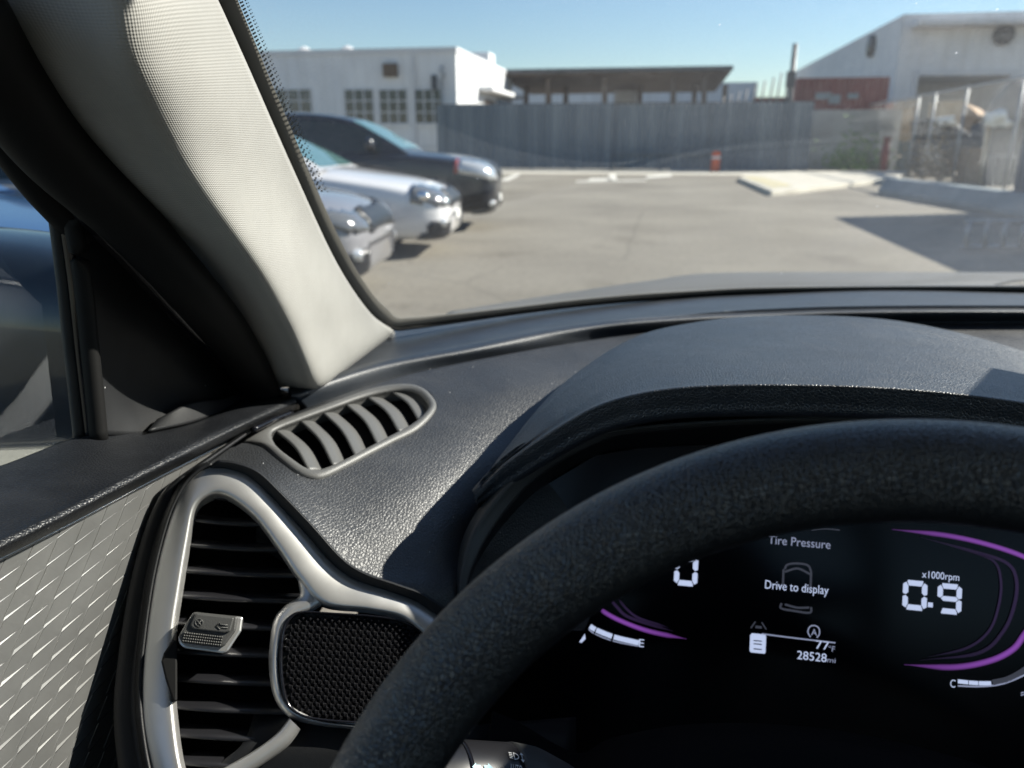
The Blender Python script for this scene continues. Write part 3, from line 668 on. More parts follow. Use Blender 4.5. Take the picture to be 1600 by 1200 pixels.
    for wx in Lw:
        for sd in (1, -1):
            wl = part('wheel', t); yc = sd*(hw-.12)
            th = np.linspace(0, 2*np.pi, 36, endpoint=False)
            prof = [(.10, .62), (.11, .93), (.07, 1.0), (-.07, 1.0), (-.11, .93), (-.10, .62)]
            gg = np.array([[(wx+rw*r*math.cos(a), yc+sd*y, rw+rw*r*math.sin(a)) for a in th] for y, r in prof]); vv, ff_ = gridmesh(gg, True, True); wn(obj('tyre', vv, ff_, M['tyre'], wl))
            geos = []
            for i in range(8):
                a = i*math.pi/4; r0, r1 = .06, rw*.64
                geos.append(tubegeo([(wx+r0*math.cos(a), yc+sd*.085, rw+r0*math.sin(a)), (wx+r1*math.cos(a), yc+sd*.08, rw+r1*math.sin(a))], .028, seg=6, up=(0, 1, 0)))
            geos.append(tubegeo([(wx, yc+sd*.04, rw), (wx, yc+sd*.105, rw)], .07, seg=16))
            gg = np.array([[(wx+rw*r*math.cos(a), yc+sd*y, rw+rw*r*math.sin(a)) for a in th] for y, r in ((.095, .66), (.095, .6), (.0, .58), (.0, .66))]); geos.append(gridmesh(gg, True, True))
            wn(obj('rim', *join(*geos), M['alloy'], wl))
            geos = [tubegeo([(wx, yc+sd*-.2, rw), (wx, yc-sd*.02, rw)], rw*1.12, seg=24)]
            obj('wheel_arch_liner', *geos[0], M['void'], t)
    for sd in (1, -1):
        for q in range(3 if lamps else 0):
            yy = sd*(hw*(.62+.11*q)); xx = xf-.10-.085*q; zz = headz[0]+.05+.035*q
            wn(obj('lamp', *tubegeo([(xx-.05, yy, zz), (xx-.01, yy, zz), (xx+.05, yy+sd*.01, zz), (xx+.075, yy+sd*.015, zz)], [.06, .062, .045, .012], seg=14), M['chrome'], t))
        zc = gh[0][1]+.12; xm = wsx+.42; hwm = gh[1][3]
        heapv, heapf = tubegeo([(xm, sd*(hwm-.02), zc-.06), (xm, sd*(hwm+.08), zc), (xm-.01, sd*(hwm+.2), zc+.02), (xm-.02, sd*(hwm+.27), zc+.01)], [.025, .06, .075, .03], [.03, .08, .1, .05], seg=12, up=(0, 0, 1))
        wn(obj('door_mirror', heapv, heapf, paint, t))
        v_, f_ = tubegeo([(xf-.28, sd*hw*.72, .40), (xf-.02, sd*hw*.72, .40)], .05, seg=12); wn(obj('fog_lamp', v_, f_, M['lens'], t))
    t.rotation_euler.z = rot
    return t
sed = [(-2.42, .62, .38, .75, .92), (-2.36, .76, .30, .82, 1.0), (-2.0, .88, .24, .90, 1.06), (-1.2, .91, .20, .93, 1.02), (0, .92, .19, .92, .98), (.9, .92, .19, .89, 1.0), (1.5, .91, .20, .82, .93), (2.0, .86, .20, .74, .85), (2.28, .76, .21, .66, .76), (2.40, .62, .24, .58, .66), (2.44, .50, .30, .50, .58)]
sedg = [(1.05, .96, .985, .80, .74), (.62, .96, 1.22, .82, .68), (.12, .94, 1.42, .83, .60), (-.5, .94, 1.46, .83, .60), (-1.15, .96, 1.38, .82, .60), (-1.75, 1.0, 1.12, .78, .64), (-2.0, 1.02, 1.04, .74, .66)]
suv = [(-2.42, .70, .45, .95, 1.15), (-2.36, .84, .36, 1.0, 1.2), (-2.0, .94, .28, 1.06, 1.2), (-1.2, .965, .24, 1.08, 1.15), (0, .965, .23, 1.07, 1.12), (.9, .965, .23, 1.06, 1.16), (1.5, .955, .24, 1.02, 1.12), (2.0, .92, .25, .95, 1.06), (2.28, .84, .26, .88, .98), (2.40, .70, .30, .80, .88), (2.44, .58, .36, .70, .78)]
suvg = [(1.15, 1.11, 1.14, .84, .78), (.75, 1.10, 1.38, .86, .74), (.25, 1.09, 1.62, .88, .68), (-.5, 1.09, 1.70, .88, .68), (-1.4, 1.10, 1.67, .87, .68), (-2.1, 1.12, 1.50, .84, .66), (-2.3, 1.13, 1.2, .82, .68)]
FX = -2.55
make_car('parked_car', 'dark navy SUV parked farthest along the left, nose toward the lane', (-4.89, 11.9, 0), suv, suvg, carpaint('navy_paint', (.005, .007, .013), .1, .3), rw=.37, headz=(.74, .93), grille=(.45, .9), amber=True)
make_car('parked_car', 'pearl white sedan parked between the dark SUV and the grey car', (-4.84, 9.0, 0), sed, sedg, carpaint('pearl_paint', (.66, .66, .67), .1, .35), headz=(.58, .73))
make_car('parked_car', 'silver grey car whose nose shows beside the pillar, nearest on the left', (-4.82, 6.3, 0), sed, sedg, carpaint('grey_paint', (.22, .22, .235), .3, .5), headz=(.58, .70), plate=False, lamps=False)
make_car('parked_car', 'blue car seen through the side window', (-5.1, 3.6, 0), sed, sedg, carpaint('blue_paint', (.06, .13, .28), .4, .3), headz=(.58, .73))

exec_interior = True
# ================================================================ OWN CAR
car = thing('car', 'black and grey car cabin with silver air vent and steering wheel, seen from inside', 'car')
# ---- dashboard skin
A1 = [P(*q) for q in ((330, 722, .555), (400, 672, .61), (489, 634, .652), (612, 592, .708), (768, 558, .772), (961, 526, .845), (1150, 508, .90), (1400, 505, .93), (1750, 505, .93))]
B1 = [P(*q) for q in ((322, 728, .548), (400, 712, .565), (500, 692, .592), (640, 655, .645), (800, 610, .705), (960, 580, .765), (1150, 560, .81), (1400, 555, .83), (1750, 555, .83))]
C1 = [P(*q) for q in ((330, 730, .540), (410, 752, .532), (525, 760, .553), (670, 735, .592), (830, 680, .662), (1000, 640, .715), (1180, 620, .75), (1400, 610, .77), (1750, 610, .77))]
D1 = [P(*q) for q in ((360, 745, .522), (430, 785, .512), (535, 825, .522), (665, 815, .555), (790, 770, .615), (960, 720, .67), (1160, 700, .70), (1400, 690, .70), (1750, 690, .70))]
E1 = [P(*q) for q in ((395, 770, .508), (455, 825, .500), (550, 880, .506), (665, 885, .533), (750, 860, .575), (900, 820, .63), (1100, 800, .65), (1400, 790, .66), (1750, 790, .66))]
F1 = [P(*q) for q in ((400, 800, .510), (460, 850, .503), (560, 908, .504), (670, 930, .520), (745, 925, .552), (850, 910, .60), (1050, 900, .64), (1400, 890, .65), (1750, 890, .65))]
H1 = [P(*q) for q in ((400, 850, .53), (460, 890, .525), (560, 945, .520), (670, 975, .525), (740, 985, .55), (840, 985, .60), (1050, 985, .66), (1400, 980, .67), (1750, 980, .67))]
rowsD = [A1, B1, C1, D1, E1, F1, H1]
gD = facing(surf(rowsD, 110, 80)); vD, fD = gridmesh(gD)
BV = BVHTree.FromPolygons([tuple(x) for x in vD], fD)
def PD(u, v, off=0.0):
    r = nrm(ray(u, v)); h = BV.ray_cast(Vector(CAM), Vector(r))
    return np.array(h[0])-r*off
vo_ = [(380, 688), (430, 661), (475, 644), (520, 628), (581, 607), (628, 600), (660, 606), (681, 629), (676, 648), (651, 672), (612, 692), (574, 712), (540, 730), (508, 745), (488, 747), (465, 739), (438, 720), (411, 698), (390, 692)]
vo = cr(vo_, 160, True); tg_ = np.roll(vo, -3, 0)-np.roll(vo, 3, 0); nn_ = np.stack([-tg_[:, 1], tg_[:, 0]], -1); nn_ /= np.linalg.norm(nn_, axis=1)[:, None]
ctr = vo.mean(0); sg = np.sign((nn_*(ctr-vo)).sum(1).mean()); nn_ *= sg
vin_ = [(424, 678), (434, 669), (475, 653), (520, 637), (578, 617), (625, 609), (652, 614), (668, 631), (665, 644), (643, 663), (604, 684), (566, 704), (533, 721), (506, 732), (490, 734), (474, 729), (455, 716), (438, 703), (428, 692)]
# pair every outer point with the inner curve by angle-free arc fraction
vi = cr(vin_, 160, True)
hole = [tuple(p) for p in cr([tuple(np.array(p)*.5+np.array(q)*.5) for p, q in zip(vo_, vin_)], 90, True)]
dash = sheet('dashboard', rowsD, M['dash'], car, 170, 120, .004, hole=hole)
dv = part('demister_vent', car)
PO = [PD(*p, .0012) for p in vo]; PI = [PD(*p, .0010) for p in vi]
vn = nrm(np.cross(np.array(PO[40])-np.array(PO[0]), np.array(PO[90])-np.array(PO[0])))
if np.dot(vn, CAM-PO[0]) < 0: vn = -vn
ribbon('vent_frame', list(zip(PO, PI)), vn, M['grille'], dv, n=160, h=.0022, depth=.004, across=7, closed=True, sharp=.8)
gw = np.array([[p-vn*.001, p-vn*.004, p-vn*.008, p-vn*.0115] for p in PI]).transpose(1, 0, 2)
obj('vent_well', *gridmesh(gw, True, False), M['grille'], dv)
vb = [p-vn*.0112 for p in PI]; obj('vent_floor', vb+[np.mean(vb, axis=0)], [(i, (i+1) % 160, 160) for i in range(160)], M['void'], dv)
Ts = [(430, 671), (469, 656), (504, 643), (541, 631), (574, 619), (609, 610)]; Bs = [(480, 731), (518, 724), (553, 709), (587, 690), (621, 671), (652, 653)]
for (tu, tv), (bu, bv) in zip(Ts, Bs):
    mid = ((tu+bu)/2+5, (tv+bv)/2-6)
    top = cr([PD(tu-2, tv-3, 0), PD(*mid, .001), PD(bu+2, bv+1, .0)], 16)-vn*.0022
    sh_ = np.array(PD(tu+24, tv-9))-np.array(PD(tu, tv)); sh2 = (np.array(PD(bu+22, bv-9))-np.array(PD(bu, bv)))
    low = np.array([a+(sh_*1.0*(1-i/15)+sh2*1.05*(i/15))-vn*.0068 for i, a in enumerate(top)])
    midl = (top+low)/2+vn*.0012
    g = facing(np.stack([top, midl, low])); g = np.stack([cr(g[:, j], 7) for j in range(16)], 1)
    o = obj('slat', *gridmesh(g), M['grille'], dv); s = o.modifiers.new('thick', 'SOLIDIFY'); s.thickness = .0016; s.offset = 0

# ---- pad under the windscreen with its stitched-look ridge
r0 = [P(*q) for q in ((470, 580, .80), (560, 520, .90), (640, 503, .98), (800, 480, 1.08), (1000, 461, 1.17), (1200, 450, 1.22), (1400, 446, 1.22), (1800, 446, 1.22))]
r1 = [P(*q) for q in ((452, 604, .70), (570, 563, .775), (690, 538, .83), (840, 509, .90), (1000, 490, .96), (1200, 477, 1.0), (1400, 471, 1.01), (1800, 471, 1.01))]
r2 = [P(*q) for q in ((450, 608, .668), (575, 569, .732), (715, 541, .785), (858, 514, .842), (1000, 496, .88), (1200, 485, .915), (1400, 480, .925), (1800, 480, .925))]
r3 = [P(*q) for q in ((452, 613, .660), (582, 570, .722), (729, 542, .777), (866, 515, .832), (1000, 499, .868), (1200, 488, .905), (1400, 483, .915), (1800, 483, .915))]
r4 = [P(*q) for q in ((458, 620, .655), (588, 577, .717), (736, 549, .772), (873, 522, .827), (1000, 506, .863), (1200, 495, .900), (1400, 490, .910), (1800, 490, .910))]
r5 = [P(*q) for q in ((474, 640, .668), (612, 594, .728), (768, 560, .790), (955, 528, .862), (1030, 518, .880), (1200, 506, .915), (1400, 503, .935), (1800, 502, .935))]
r6 = [P(*q) for q in ((480, 660, .67), (622, 605, .73), (775, 570, .79), (960, 536, .86), (1040, 524, .88), (1200, 512, .91), (1400, 509, .93), (1800, 509, .93))]
sheet('windscreen_pad', [r0, r1, r2, r3, r4, r5, r6], M['pad'], car, 120, 90, .004)

# ---- hood over the instruments
lip = [(742, 772, .565), (770, 742, .560), (800, 716, .553), (880, 662, .538), (950, 627, .526), (1050, 606, .516), (1200, 600, .507), (1400, 606, .500), (1600, 628, .494), (1800, 670, .50)]
bak = [(745, 771, .572), (762, 742, .585), (790, 702, .605), (872, 606, .680), (975, 535, .775), (1060, 508, .825), (1200, 493, .865), (1400, 501, .865), (1600, 549, .80), (1800, 640, .70)]
def mixp(a, b, t, lift=0): return P(a[0]+(b[0]-a[0])*t, a[1]+(b[1]-a[1])*t, a[2]+(b[2]-a[2])*t)+np.array([0, 0, lift])
hr = [[P(u, v+16, d+.05) for u, v, d in bak], [P(*q) for q in bak]]
for t, lf in ((.7, .004), (.4, .006), (.18, .004)): hr.append([mixp(a, b, t, lf*min(1, max(0, (a[0]-742)/250))) for a, b in zip(lip, bak)])
hr.append([P(u, v-3, d+.012) for u, v, d in lip]); hr.append([P(*q) for q in lip])
hr.append([P(u+2, v+9, d+.0) for u, v, d in lip])
fac = [18, 30, 38, 42, 44, 46, 48, 48, 46, 44]
hr.append([P(u+3, v+k*.6, d+.004) for (u, v, d), k in zip(lip, fac)])
hr.append([P(u+4, v+k, d+.009) for (u, v, d), k in zip(lip, fac)])
hr.append([P(u+6, v+k+3, d+.03) for (u, v, d), k in zip(lip, fac)])
sheet('cluster_hood', hr, M['hood'], car, 120, 110, .003)
# surround of the instruments: grey rim, black tunnel walls
ic = part('instrument_cluster', car)
so_ = [(714, 960, .53), (720, 890, .540), (745, 817, .553), (812, 739, .562), (914, 686, .560), (1000, 668, .562), (1200, 655, .55), (1400, 655, .54), (1650, 668, .54)]
si_ = [(724, 965, .533), (736, 892, .544), (774, 820, .558), (837, 748, .570), (924, 696, .568), (1000, 676, .575), (1200, 662, .56), (1400, 661, .55), (1650, 676, .55)]
sheet('cluster_rim', [[P(u-8, v-6, d+.02) for u, v, d in so_], [P(*q) for q in so_], [P((a[0]+b[0])/2, (a[1]+b[1])/2, (a[2]+b[2])/2-.001) for a, b in zip(so_, si_)], [P(*q) for q in si_]], M['greyplastic'], ic, 80, 12, .002)
SO = P(1240, 930, .60); SR = np.array([1., 0, 0]); SU = nrm([0, .34, .94]); SN = np.cross(SR, SU)
SO = SO
def SP(u, v):
    q = PPL(u, v, SO, SN)-SO; return np.array([np.dot(q, SR), np.dot(q, SU)])
def SW(u, v): return PPL(u, v, SO, SN)
inn = [SW(u, v)+SN*.002 for u, v in ((745, 960), (757, 895), (795, 825), (850, 760), (930, 712), (1000, 700), (1200, 690), (1400, 690), (1650, 700))]
sheet('tunnel_wall', [[P(*q) for q in si_], inn], M['black'], ic, 60, 12, .002)
flat('screen', [[SP(u, v) for u, v in ((745, 1320), (742, 960), (758, 890), (795, 825), (850, 760), (930, 712), (1000, 700), (1200, 690), (1400, 690), (1650, 700), (1760, 705), (1760, 1320))]], M['screen'], ic, SO, SR, SU, 0)
# ---- lettering and gauges on the screen
def stext(s, u, v, wpx, m='white_lit', hpx=None, nm='lettering'):
    o = SO+SR*SP(u, v)[0]+SU*SP(u, v)[1]; wd = np.linalg.norm(SP(u+wpx, v+wpx*.1)-SP(u, v))
    ob = text(nm, s, .0095, o, SR, SU, M[m], ic, .0008, width=wd)
    if hpx:
        hw = np.linalg.norm(SP(u, v-hpx)-SP(u, v)); cur = [np.dot(np.array(x.co)-o, SU) for x in ob.data.vertices]; k = hw/max(cur)
        for x, c in zip(ob.data.vertices, cur): x.co = Vector(np.array(x.co)+SU*c*(k-1))
    return ob
stext('Tire Pressure', 1200, 849, 97, 'white_dim', 13)
stext('Drive to display', 1195, 919, 99, 'white_lit', 13)
stext('77', 1274, 1013, 21, 'white_lit', 13); stext('°F', 1294, 1017, 10, 'white_dim', 9)
stext('28528', 1245, 1029, 46, 'white_lit', 13); stext('mi', 1292, 1034, 13, 'white_dim', 7)
stext('x1000rpm', 1440, 902, 58, 'white_lit', 11)
stext('E', 998, 1010, 8, 'white_lit', 12); stext('C', 1484, 1073, 8, 'white_lit', 12); stext('A', 1267, 992, 9, 'white_dim', 10)
stext('≈', 1594, 1088, 16, 'white_dim', 8)
SEG = {'0': 'abcdef', '9': 'abcdfg'}
def digit(ch, u0, v0, u1, v1):
    a = SP(u0, v0); d = SP(u1, v1); x0, x1 = min(a[0], d[0]), max(a[0], d[0]); y0, y1 = min(a[1], d[1]), max(a[1], d[1]); wx, hy = x1-x0, y1-y0; t = wx*.24; c = t*.75; g = t*.08; ym = (y0+y1)/2
    pol = {'a': [(x0+c, y1), (x1-c, y1), (x1-t*.75, y1-t*.35), (x1-t, y1-t), (x0+t, y1-t), (x0+t*.75, y1-t*.35)],
           'd': [(x0+c, y0), (x1-c, y0), (x1-t*.75, y0+t*.35), (x1-t, y0+t), (x0+t, y0+t), (x0+t*.75, y0+t*.35)],
           'f': [(x0, y1-c), (x0+t*.55, y1-t*.35), (x0+t-g, y1-t-g), (x0+t-g, ym+t*.5), (x0+t*.5, ym+g), (x0, ym+t*.3)],
           'b': [(x1, y1-c), (x1-t*.55, y1-t*.35), (x1-t+g, y1-t-g), (x1-t+g, ym+t*.5), (x1-t*.5, ym+g), (x1, ym+t*.3)],
           'e': [(x0, y0+c), (x0+t*.55, y0+t*.35), (x0+t-g, y0+t+g), (x0+t-g, ym-t*.5), (x0+t*.5, ym-g), (x0, ym-t*.3)],
           'c': [(x1, y0+c), (x1-t*.55, y0+t*.35), (x1-t+g, y0+t+g), (x1-t+g, ym-t*.5), (x1-t*.5, ym-g), (x1, ym-t*.3)],
           'g': [(x0+t*.6, ym), (x0+t, ym+t*.45), (x1-t, ym+t*.45), (x1-t*.6, ym), (x1-t, ym-t*.45), (x0+t, ym-t*.45)]}
    flat('digit', [pol[s] for s in SEG[ch]], M['white_lit'], ic, SO, SR, SU, .0008)
digit('0', 1411, 905, 1447, 955); digit('9', 1465, 910, 1501, 961); digit('0', 1055, 866, 1089, 917)
a = SP(1449, 948); flat('decimal_point', [[a, a+(.0035, 0), a+(.0035, .0035), a+(0, .0035)]], M['white_lit'], ic, SO, SR, SU, .0008)
def stroke(name, pts, wpx, m, n=40, lift=.0008, taper=False):
    taper = 'purple' in m
    p = cr([SP(u, v) for u, v in pts], n); T = np.gradient(p, axis=0); T /= np.linalg.norm(T, axis=1)[:, None]; nv = np.stack([-T[:, 1], T[:, 0]], -1)
    hw = wpx*(.44 if 'purple' in m else .6)/1200*.5*np.ones(n)
    if taper: hw *= np.clip(np.minimum(np.linspace(0, 1, n), 1-np.linspace(0, 1, n))*8, .15, 1)
    V, UVs = [], []
    for i in range(n):
        for s in (-1, 0, 1):
            q = p[i]+nv[i]*hw[i]*s; V.append(SO+SR*q[0]+SU*q[1]+SN*lift); UVs.append((.02+.96*i/(n-1), .5+.45*s))
    Fs = [(i*3+j, i*3+j+1, i*3+j+4, i*3+j+3) for i in range(n-1) for j in (0, 1)]
    return obj(name, V, Fs, M[m], ic, smooth=False, uvs=np.array(UVs))
stroke('gauge_arc', [(940, 950), (946, 957), (973, 971), (1015, 986), (1073, 998)], 11, 'purple')
stroke('gauge_arc', [(950, 930), (964, 948), (985, 965), (1052, 986)], 8, 'purple_dim'); stroke('gauge_arc', [(966, 935), (980, 952), (1000, 966), (1045, 980)], 6, 'purple_dim')
stroke('gauge_arc', [(1393, 827), (1476, 836), (1541, 850), (1600, 870), (1655, 900), (1680, 940), (1676, 975)], 11, 'purple')
stroke('gauge_arc', [(1640, 930), (1620, 965), (1600, 991), (1582, 1014), (1546, 1032), (1489, 1042), (1412, 1038)], 13, 'purple')
stroke('gauge_arc', [(1437, 839), (1515, 860), (1570, 878), (1587, 903), (1585, 942), (1567, 986), (1528, 1020), (1437, 1031)], 8, 'purple_dim', 60)
stroke('gauge_arc', [(1500, 858), (1550, 875), (1563, 905), (1560, 945), (1545, 985), (1510, 1012), (1450, 1026)], 6, 'purple_dim', 60)
for a, b in ((0, .30), (.33, .63), (.66, 1)):
    q = cr([(922, 978), (932, 984), (960, 995), (998, 1004)], 101); stroke('fuel_bar', [q[int(100*t)] for t in np.linspace(a, b, 4)], 8, 'white_lit', 10)
    q = cr([(920, 983), (930, 990), (958, 1001), (997, 1009)], 101); stroke('fuel_line', [q[int(100*t)] for t in np.linspace(a, b, 4)], 2, 'white_dim', 10)
flat('fuel_pump_mark', [[SP(u, v) for u, v in ((905, 1003), (914, 990), (915, 998), (909, 1004))]], M['white_lit'], ic, SO, SR, SU)
for a, b in ((0, .28), (.30, .62), (.64, 1)):
    q = cr([(1496, 1064), (1515, 1066), (1530, 1067), (1548, 1067)], 101); stroke('temperature_bar', [q[int(100*t)] for t in np.linspace(a, b, 4)], 6, 'white_lit', 8)
stroke('temperature_line', [(1496, 1071), (1530, 1072), (1565, 1068), (1600, 1054), (1630, 1035)], 2.4, 'white_dim')
stroke('temperature_arc', [(1550, 1066), (1575, 1060), (1600, 1046), (1630, 1022)], 8, 'grey_lit')
stroke('divider_line', [(1190, 990), (1245, 997), (1305, 1004)], 2, 'white_dim', 12)
stroke('auto_stop_ring', [(1266, 995), (1262, 987), (1265, 979), (1272, 977), (1279, 981), (1280, 990), (1276, 996)], 1.8, 'white_dim', 40)
flat('page_icon', [[SP(u, v) for u, v in ((1175, 989), (1195, 991), (1197, 994), (1196, 1019), (1194, 1021), (1173, 1019), (1171, 1016), (1172, 992))]], M['white_lit'], ic, SO, SR, SU)
for v in (1000, 1005, 1013): stroke('page_icon_line', [(1177, v), (1190, v+1.3)], 1.6, 'screen', 4, .0012)
car_i = [[(1226, 889), (1230, 882), (1245, 880), (1262, 883), (1267, 893)], [(1226, 893), (1246, 888), (1266, 897)], [(1224, 889), (1223, 915)], [(1267, 893), (1266, 920)], [(1221, 942), (1220, 950), (1240, 954), (1265, 957), (1267, 948)], [(1226, 944), (1245, 949), (1264, 949)]]
for p_ in car_i: stroke('car_icon_line', p_, 3.2, 'grey_lit', 14)
stroke('lane_icon_line', [(1180, 971), (1173, 981)], 2, 'grey_lit', 5); stroke('lane_icon_line', [(1190, 972), (1197, 983)], 2, 'grey_lit', 5); stroke('lane_icon_line', [(1180, 979), (1190, 980)], 4, 'grey_lit', 5)
stroke('screen_highlight', [(1268, 828), (1288, 826), (1312, 828)], 1.6, 'grey_lit', 12)

# ---- side air vent and speaker
def bzd(u, v): return .5637+.0000956*u-.000134*v
def BZ(u, v, off=0): return P(u, v, bzd(u, v)+off)
BN = nrm(np.cross(BZ(500, 900)-BZ(300, 900), BZ(300, 1100)-BZ(300, 900)))
if np.dot(BN, CAM-BZ(400, 950)) < 0: BN = -BN
av = part('air_vent', car)
pr1 = [((262, 1290), (318, 1285)), ((248, 1250), (300, 1245)), ((235, 1200), (284, 1195)), ((222, 1140), (275, 1135)), ((219, 1075), (270, 1070)), ((225, 1000), (271, 995)), ((240, 900), (281, 925)), ((262, 815), (294, 845)), ((285, 765), (304, 795)), ((315, 735), (324, 776)), ((350, 726), (346, 772)), ((390, 737), (373, 786)), ((430, 773), (404, 814)), ((475, 824), (437, 860)), ((520, 876), (468, 905)), ((560, 904), (505, 944)), ((612, 922), (572, 953)), ((652, 938), (623, 963)), ((690, 963), (655, 985)), ((725, 992), (688, 1014))]
ribbon('bezel', [(BZ(*a, .0065), BZ(*b, .0)) for a, b in pr1], BN, M['silver'], av, n=170, h=.0040, depth=.014, across=17, sharp=.30)
pr2 = [((466, 903), (512, 938)), ((468, 930), (488, 951)), ((446, 946), (462, 962)), ((429, 966), (447, 978)), ((422, 1000), (438, 1003)), ((420, 1040), (435, 1040)), ((425, 1080), (439, 1075)), ((437, 1106), (450, 1098)), ((458, 1124), (470, 1112)), ((500, 1134), (505, 1126)), ((560, 1140), (562, 1133)), ((640, 1148), (642, 1140))]
ribbon('bezel', [(BZ(*a, .004), BZ(*b, .0015)) for a, b in pr2], BN, M['silver'], av, n=110, h=.0025, depth=.012, across=9, sharp=.8)
pr3 = [((452, 1122), (470, 1140)), ((430, 1148), (450, 1166)), ((395, 1174), (415, 1192)), ((350, 1200), (375, 1218)), ((300, 1228), (325, 1250))]
ribbon('bezel', [(BZ(*a, .002), BZ(*b, .004)) for a, b in pr3], BN, M['silver'], av, n=60, h=.0036, depth=.014, across=13, sharp=.32)
sheet('vent_back', [[BZ(230, 780, .045), BZ(430, 780, .045)], [BZ(230, 1290, .05), BZ(560, 1290, .05)]], M['void'], av, 4, 4, .002)
for i, (v, ul, ur) in enumerate(((772, 305, 372), (812, 292, 410), (851, 285, 442), (891, 278, 470), (930, 272, 480), (972, 266, 452), (1014, 262, 438), (1057, 262, 434), (1100, 262, 438), (1143, 262, 462), (1185, 262, 440), (1228, 270, 400))):
    pth = [BZ(ul-8, v-4, .021), BZ((ul+ur)/2, v+3, .017), BZ(ur+14, v+6, .021)]
    wn(obj('slat', *tubegeo(pth, .0095, .0026, up=nrm(np.cross(BN, [1, 0, 0])+BN*.35), seg=14, n=24), M['slat'], av))
# dark notch with the thumb wheel behind the left bezel
nt_ = [(270, 1000), (256, 1020), (252, 1034), (258, 1060), (270, 1096), (277, 1096), (277, 1002)]
V = [BZ(u, v, -.0042) for u, v in nt_]+[BZ(u, v, .02) for u, v in nt_]; k = len(nt_)
wn(obj('thumb_wheel', V, [tuple(range(k))]+[(i, (i+1) % k, k+(i+1) % k, k+i) for i in range(k)], M['rubber'], av, smooth=False, bevel=.001))
def prism(name, pts, o0, o1, m, parent, bevel=.001):
    k = len(pts); V = [BZ(u, v, o0) for u, v in pts]+[BZ(u, v, o1) for u, v in pts]
    return wn(obj(name, V, [tuple(range(k)), tuple(range(k, 2*k))[::-1]]+[(i, (i+1) % k, k+(i+1) % k, k+i) for i in range(k)], m, parent, smooth=False, bevel=bevel))
prism('adjuster_tab', [(303, 956), (380, 964), (377, 986), (356, 1018), (350, 1021), (288, 1013), (280, 1006), (278, 996)], -.004, .016, M['silver'], av, .0012)
prism('adjuster_cap', [(302, 956), (372, 963), (369, 985), (352, 1008), (346, 1012), (288, 1005), (281, 1000), (279, 993)], -.009, -.0035, M['greyplastic'], av, .0018)
prism('adjuster_inset', [(306, 958), (366, 965), (360, 987), (350, 989), (302, 983), (297, 978)], -.0105, -.0085, M['greyplastic'], av, .0008)
geos = []
for i in range(17):
    for j in range(4):
        c = BZ(289+i*3.6-j*.9, 989+i*.42+j*4.2, -.0092); geos.append(tubegeo([c+BN*-.0004, c+BN*.0006, c+BN*.0009], [.0007, .0006, .0002], seg=6, up=(1, 0, 0)))
wn(obj('adjuster_grip', *join(*geos), M['greyplastic'], av))
def ringgeo(cu, cv, r, off): 
    return tubegeo([BZ(cu+r*math.cos(a), cv+r*math.sin(a), off) for a in np.linspace(0, 2*math.pi, 20, endpoint=False)], .0003, seg=5, closed=True, up=(1, .3, .2))
x5 = [tubegeo([BZ(307, 969, -.0107), BZ(315, 978, -.0107)], .0003, seg=5), tubegeo([BZ(315, 969, -.0107), BZ(307, 978, -.0107)], .0003, seg=5)]
wn(obj('adjuster_mark', *join(ringgeo(311, 973, 6, -.0107), *x5), M['greyplastic'], av))
wn(obj('adjuster_mark', *join(tubegeo([BZ(338, 978, -.0107), BZ(344, 972, -.0107), BZ(344, 976, -.0107), BZ(356, 977, -.0107)], .0004, seg=5), tubegeo([BZ(338, 978, -.0107), BZ(344, 983, -.0107), BZ(344, 980, -.0107), BZ(356, 981, -.0107)], .0004, seg=5)), M['greyplastic'], av))
# speaker
sk_ = part('speaker_grille', car)
spo = [(440, 985), (450, 965), (470, 955), (520, 957), (580, 961), (625, 968), (660, 985), (675, 1010), (670, 1060), (650, 1110), (630, 1135), (560, 1131), (500, 1126), (470, 1119), (450, 1104), (440, 1075), (436, 1030)]
so2 = cr(spo, 120, True)
gs = np.array([[BZ(u, v, .0035) for u, v in so2], [BZ(u, v, -.0005) for u, v in so2], [BZ(*(np.array([550, 1045])+(np.array([u, v])-(550, 1045))*.965), -.0005) for u, v in so2], [BZ(*(np.array([550, 1045])+(np.array([u, v])-(550, 1045))*.945), .004) for u, v in so2]])
wn(obj('speaker_frame', *gridmesh(gs, True), M['gloss'], sk_))
V = [BZ(*(np.array([550, 1045])+(np.array(p)-(550, 1045))*.96), .0035) for p in so2]+[BZ(550, 1045, .0035)]
obj('speaker_plate', V, [(i, (i+1) % 120, 120) for i in range(120)], M['black'], sk_, smooth=False)
V, Fs = [], []; inner = [tuple(np.array([550, 1045])+(np.array(p)-(550, 1045))*.92) for p in so2]
for r in range(40):
    for c in range(40):
        u = 430+c*11.2+(r % 2)*5.6+ -r*.6; v = 950+r*5.9+c*1.0
        if not inpoly((u, v), inner): continue
        k = len(V); V += [BZ(u-6.2, v, .0033), BZ(u, v-6.0, .0033), BZ(u+6.2, v, .0033), BZ(u, v+6.0, .0033), BZ(u-.9, v, .0004), BZ(u, v-.9, .0004), BZ(u+.9, v, .0004), BZ(u, v+.9, .0004)]
        Fs += [(k, k+1, k+5, k+4), (k+1, k+2, k+6, k+5), (k+2, k+3, k+7, k+6), (k+3, k, k+4, k+7), (k+4, k+5, k+6, k+7)]
wn(obj('speaker_studs', V, Fs, M['slat'], sk_, smooth=False))
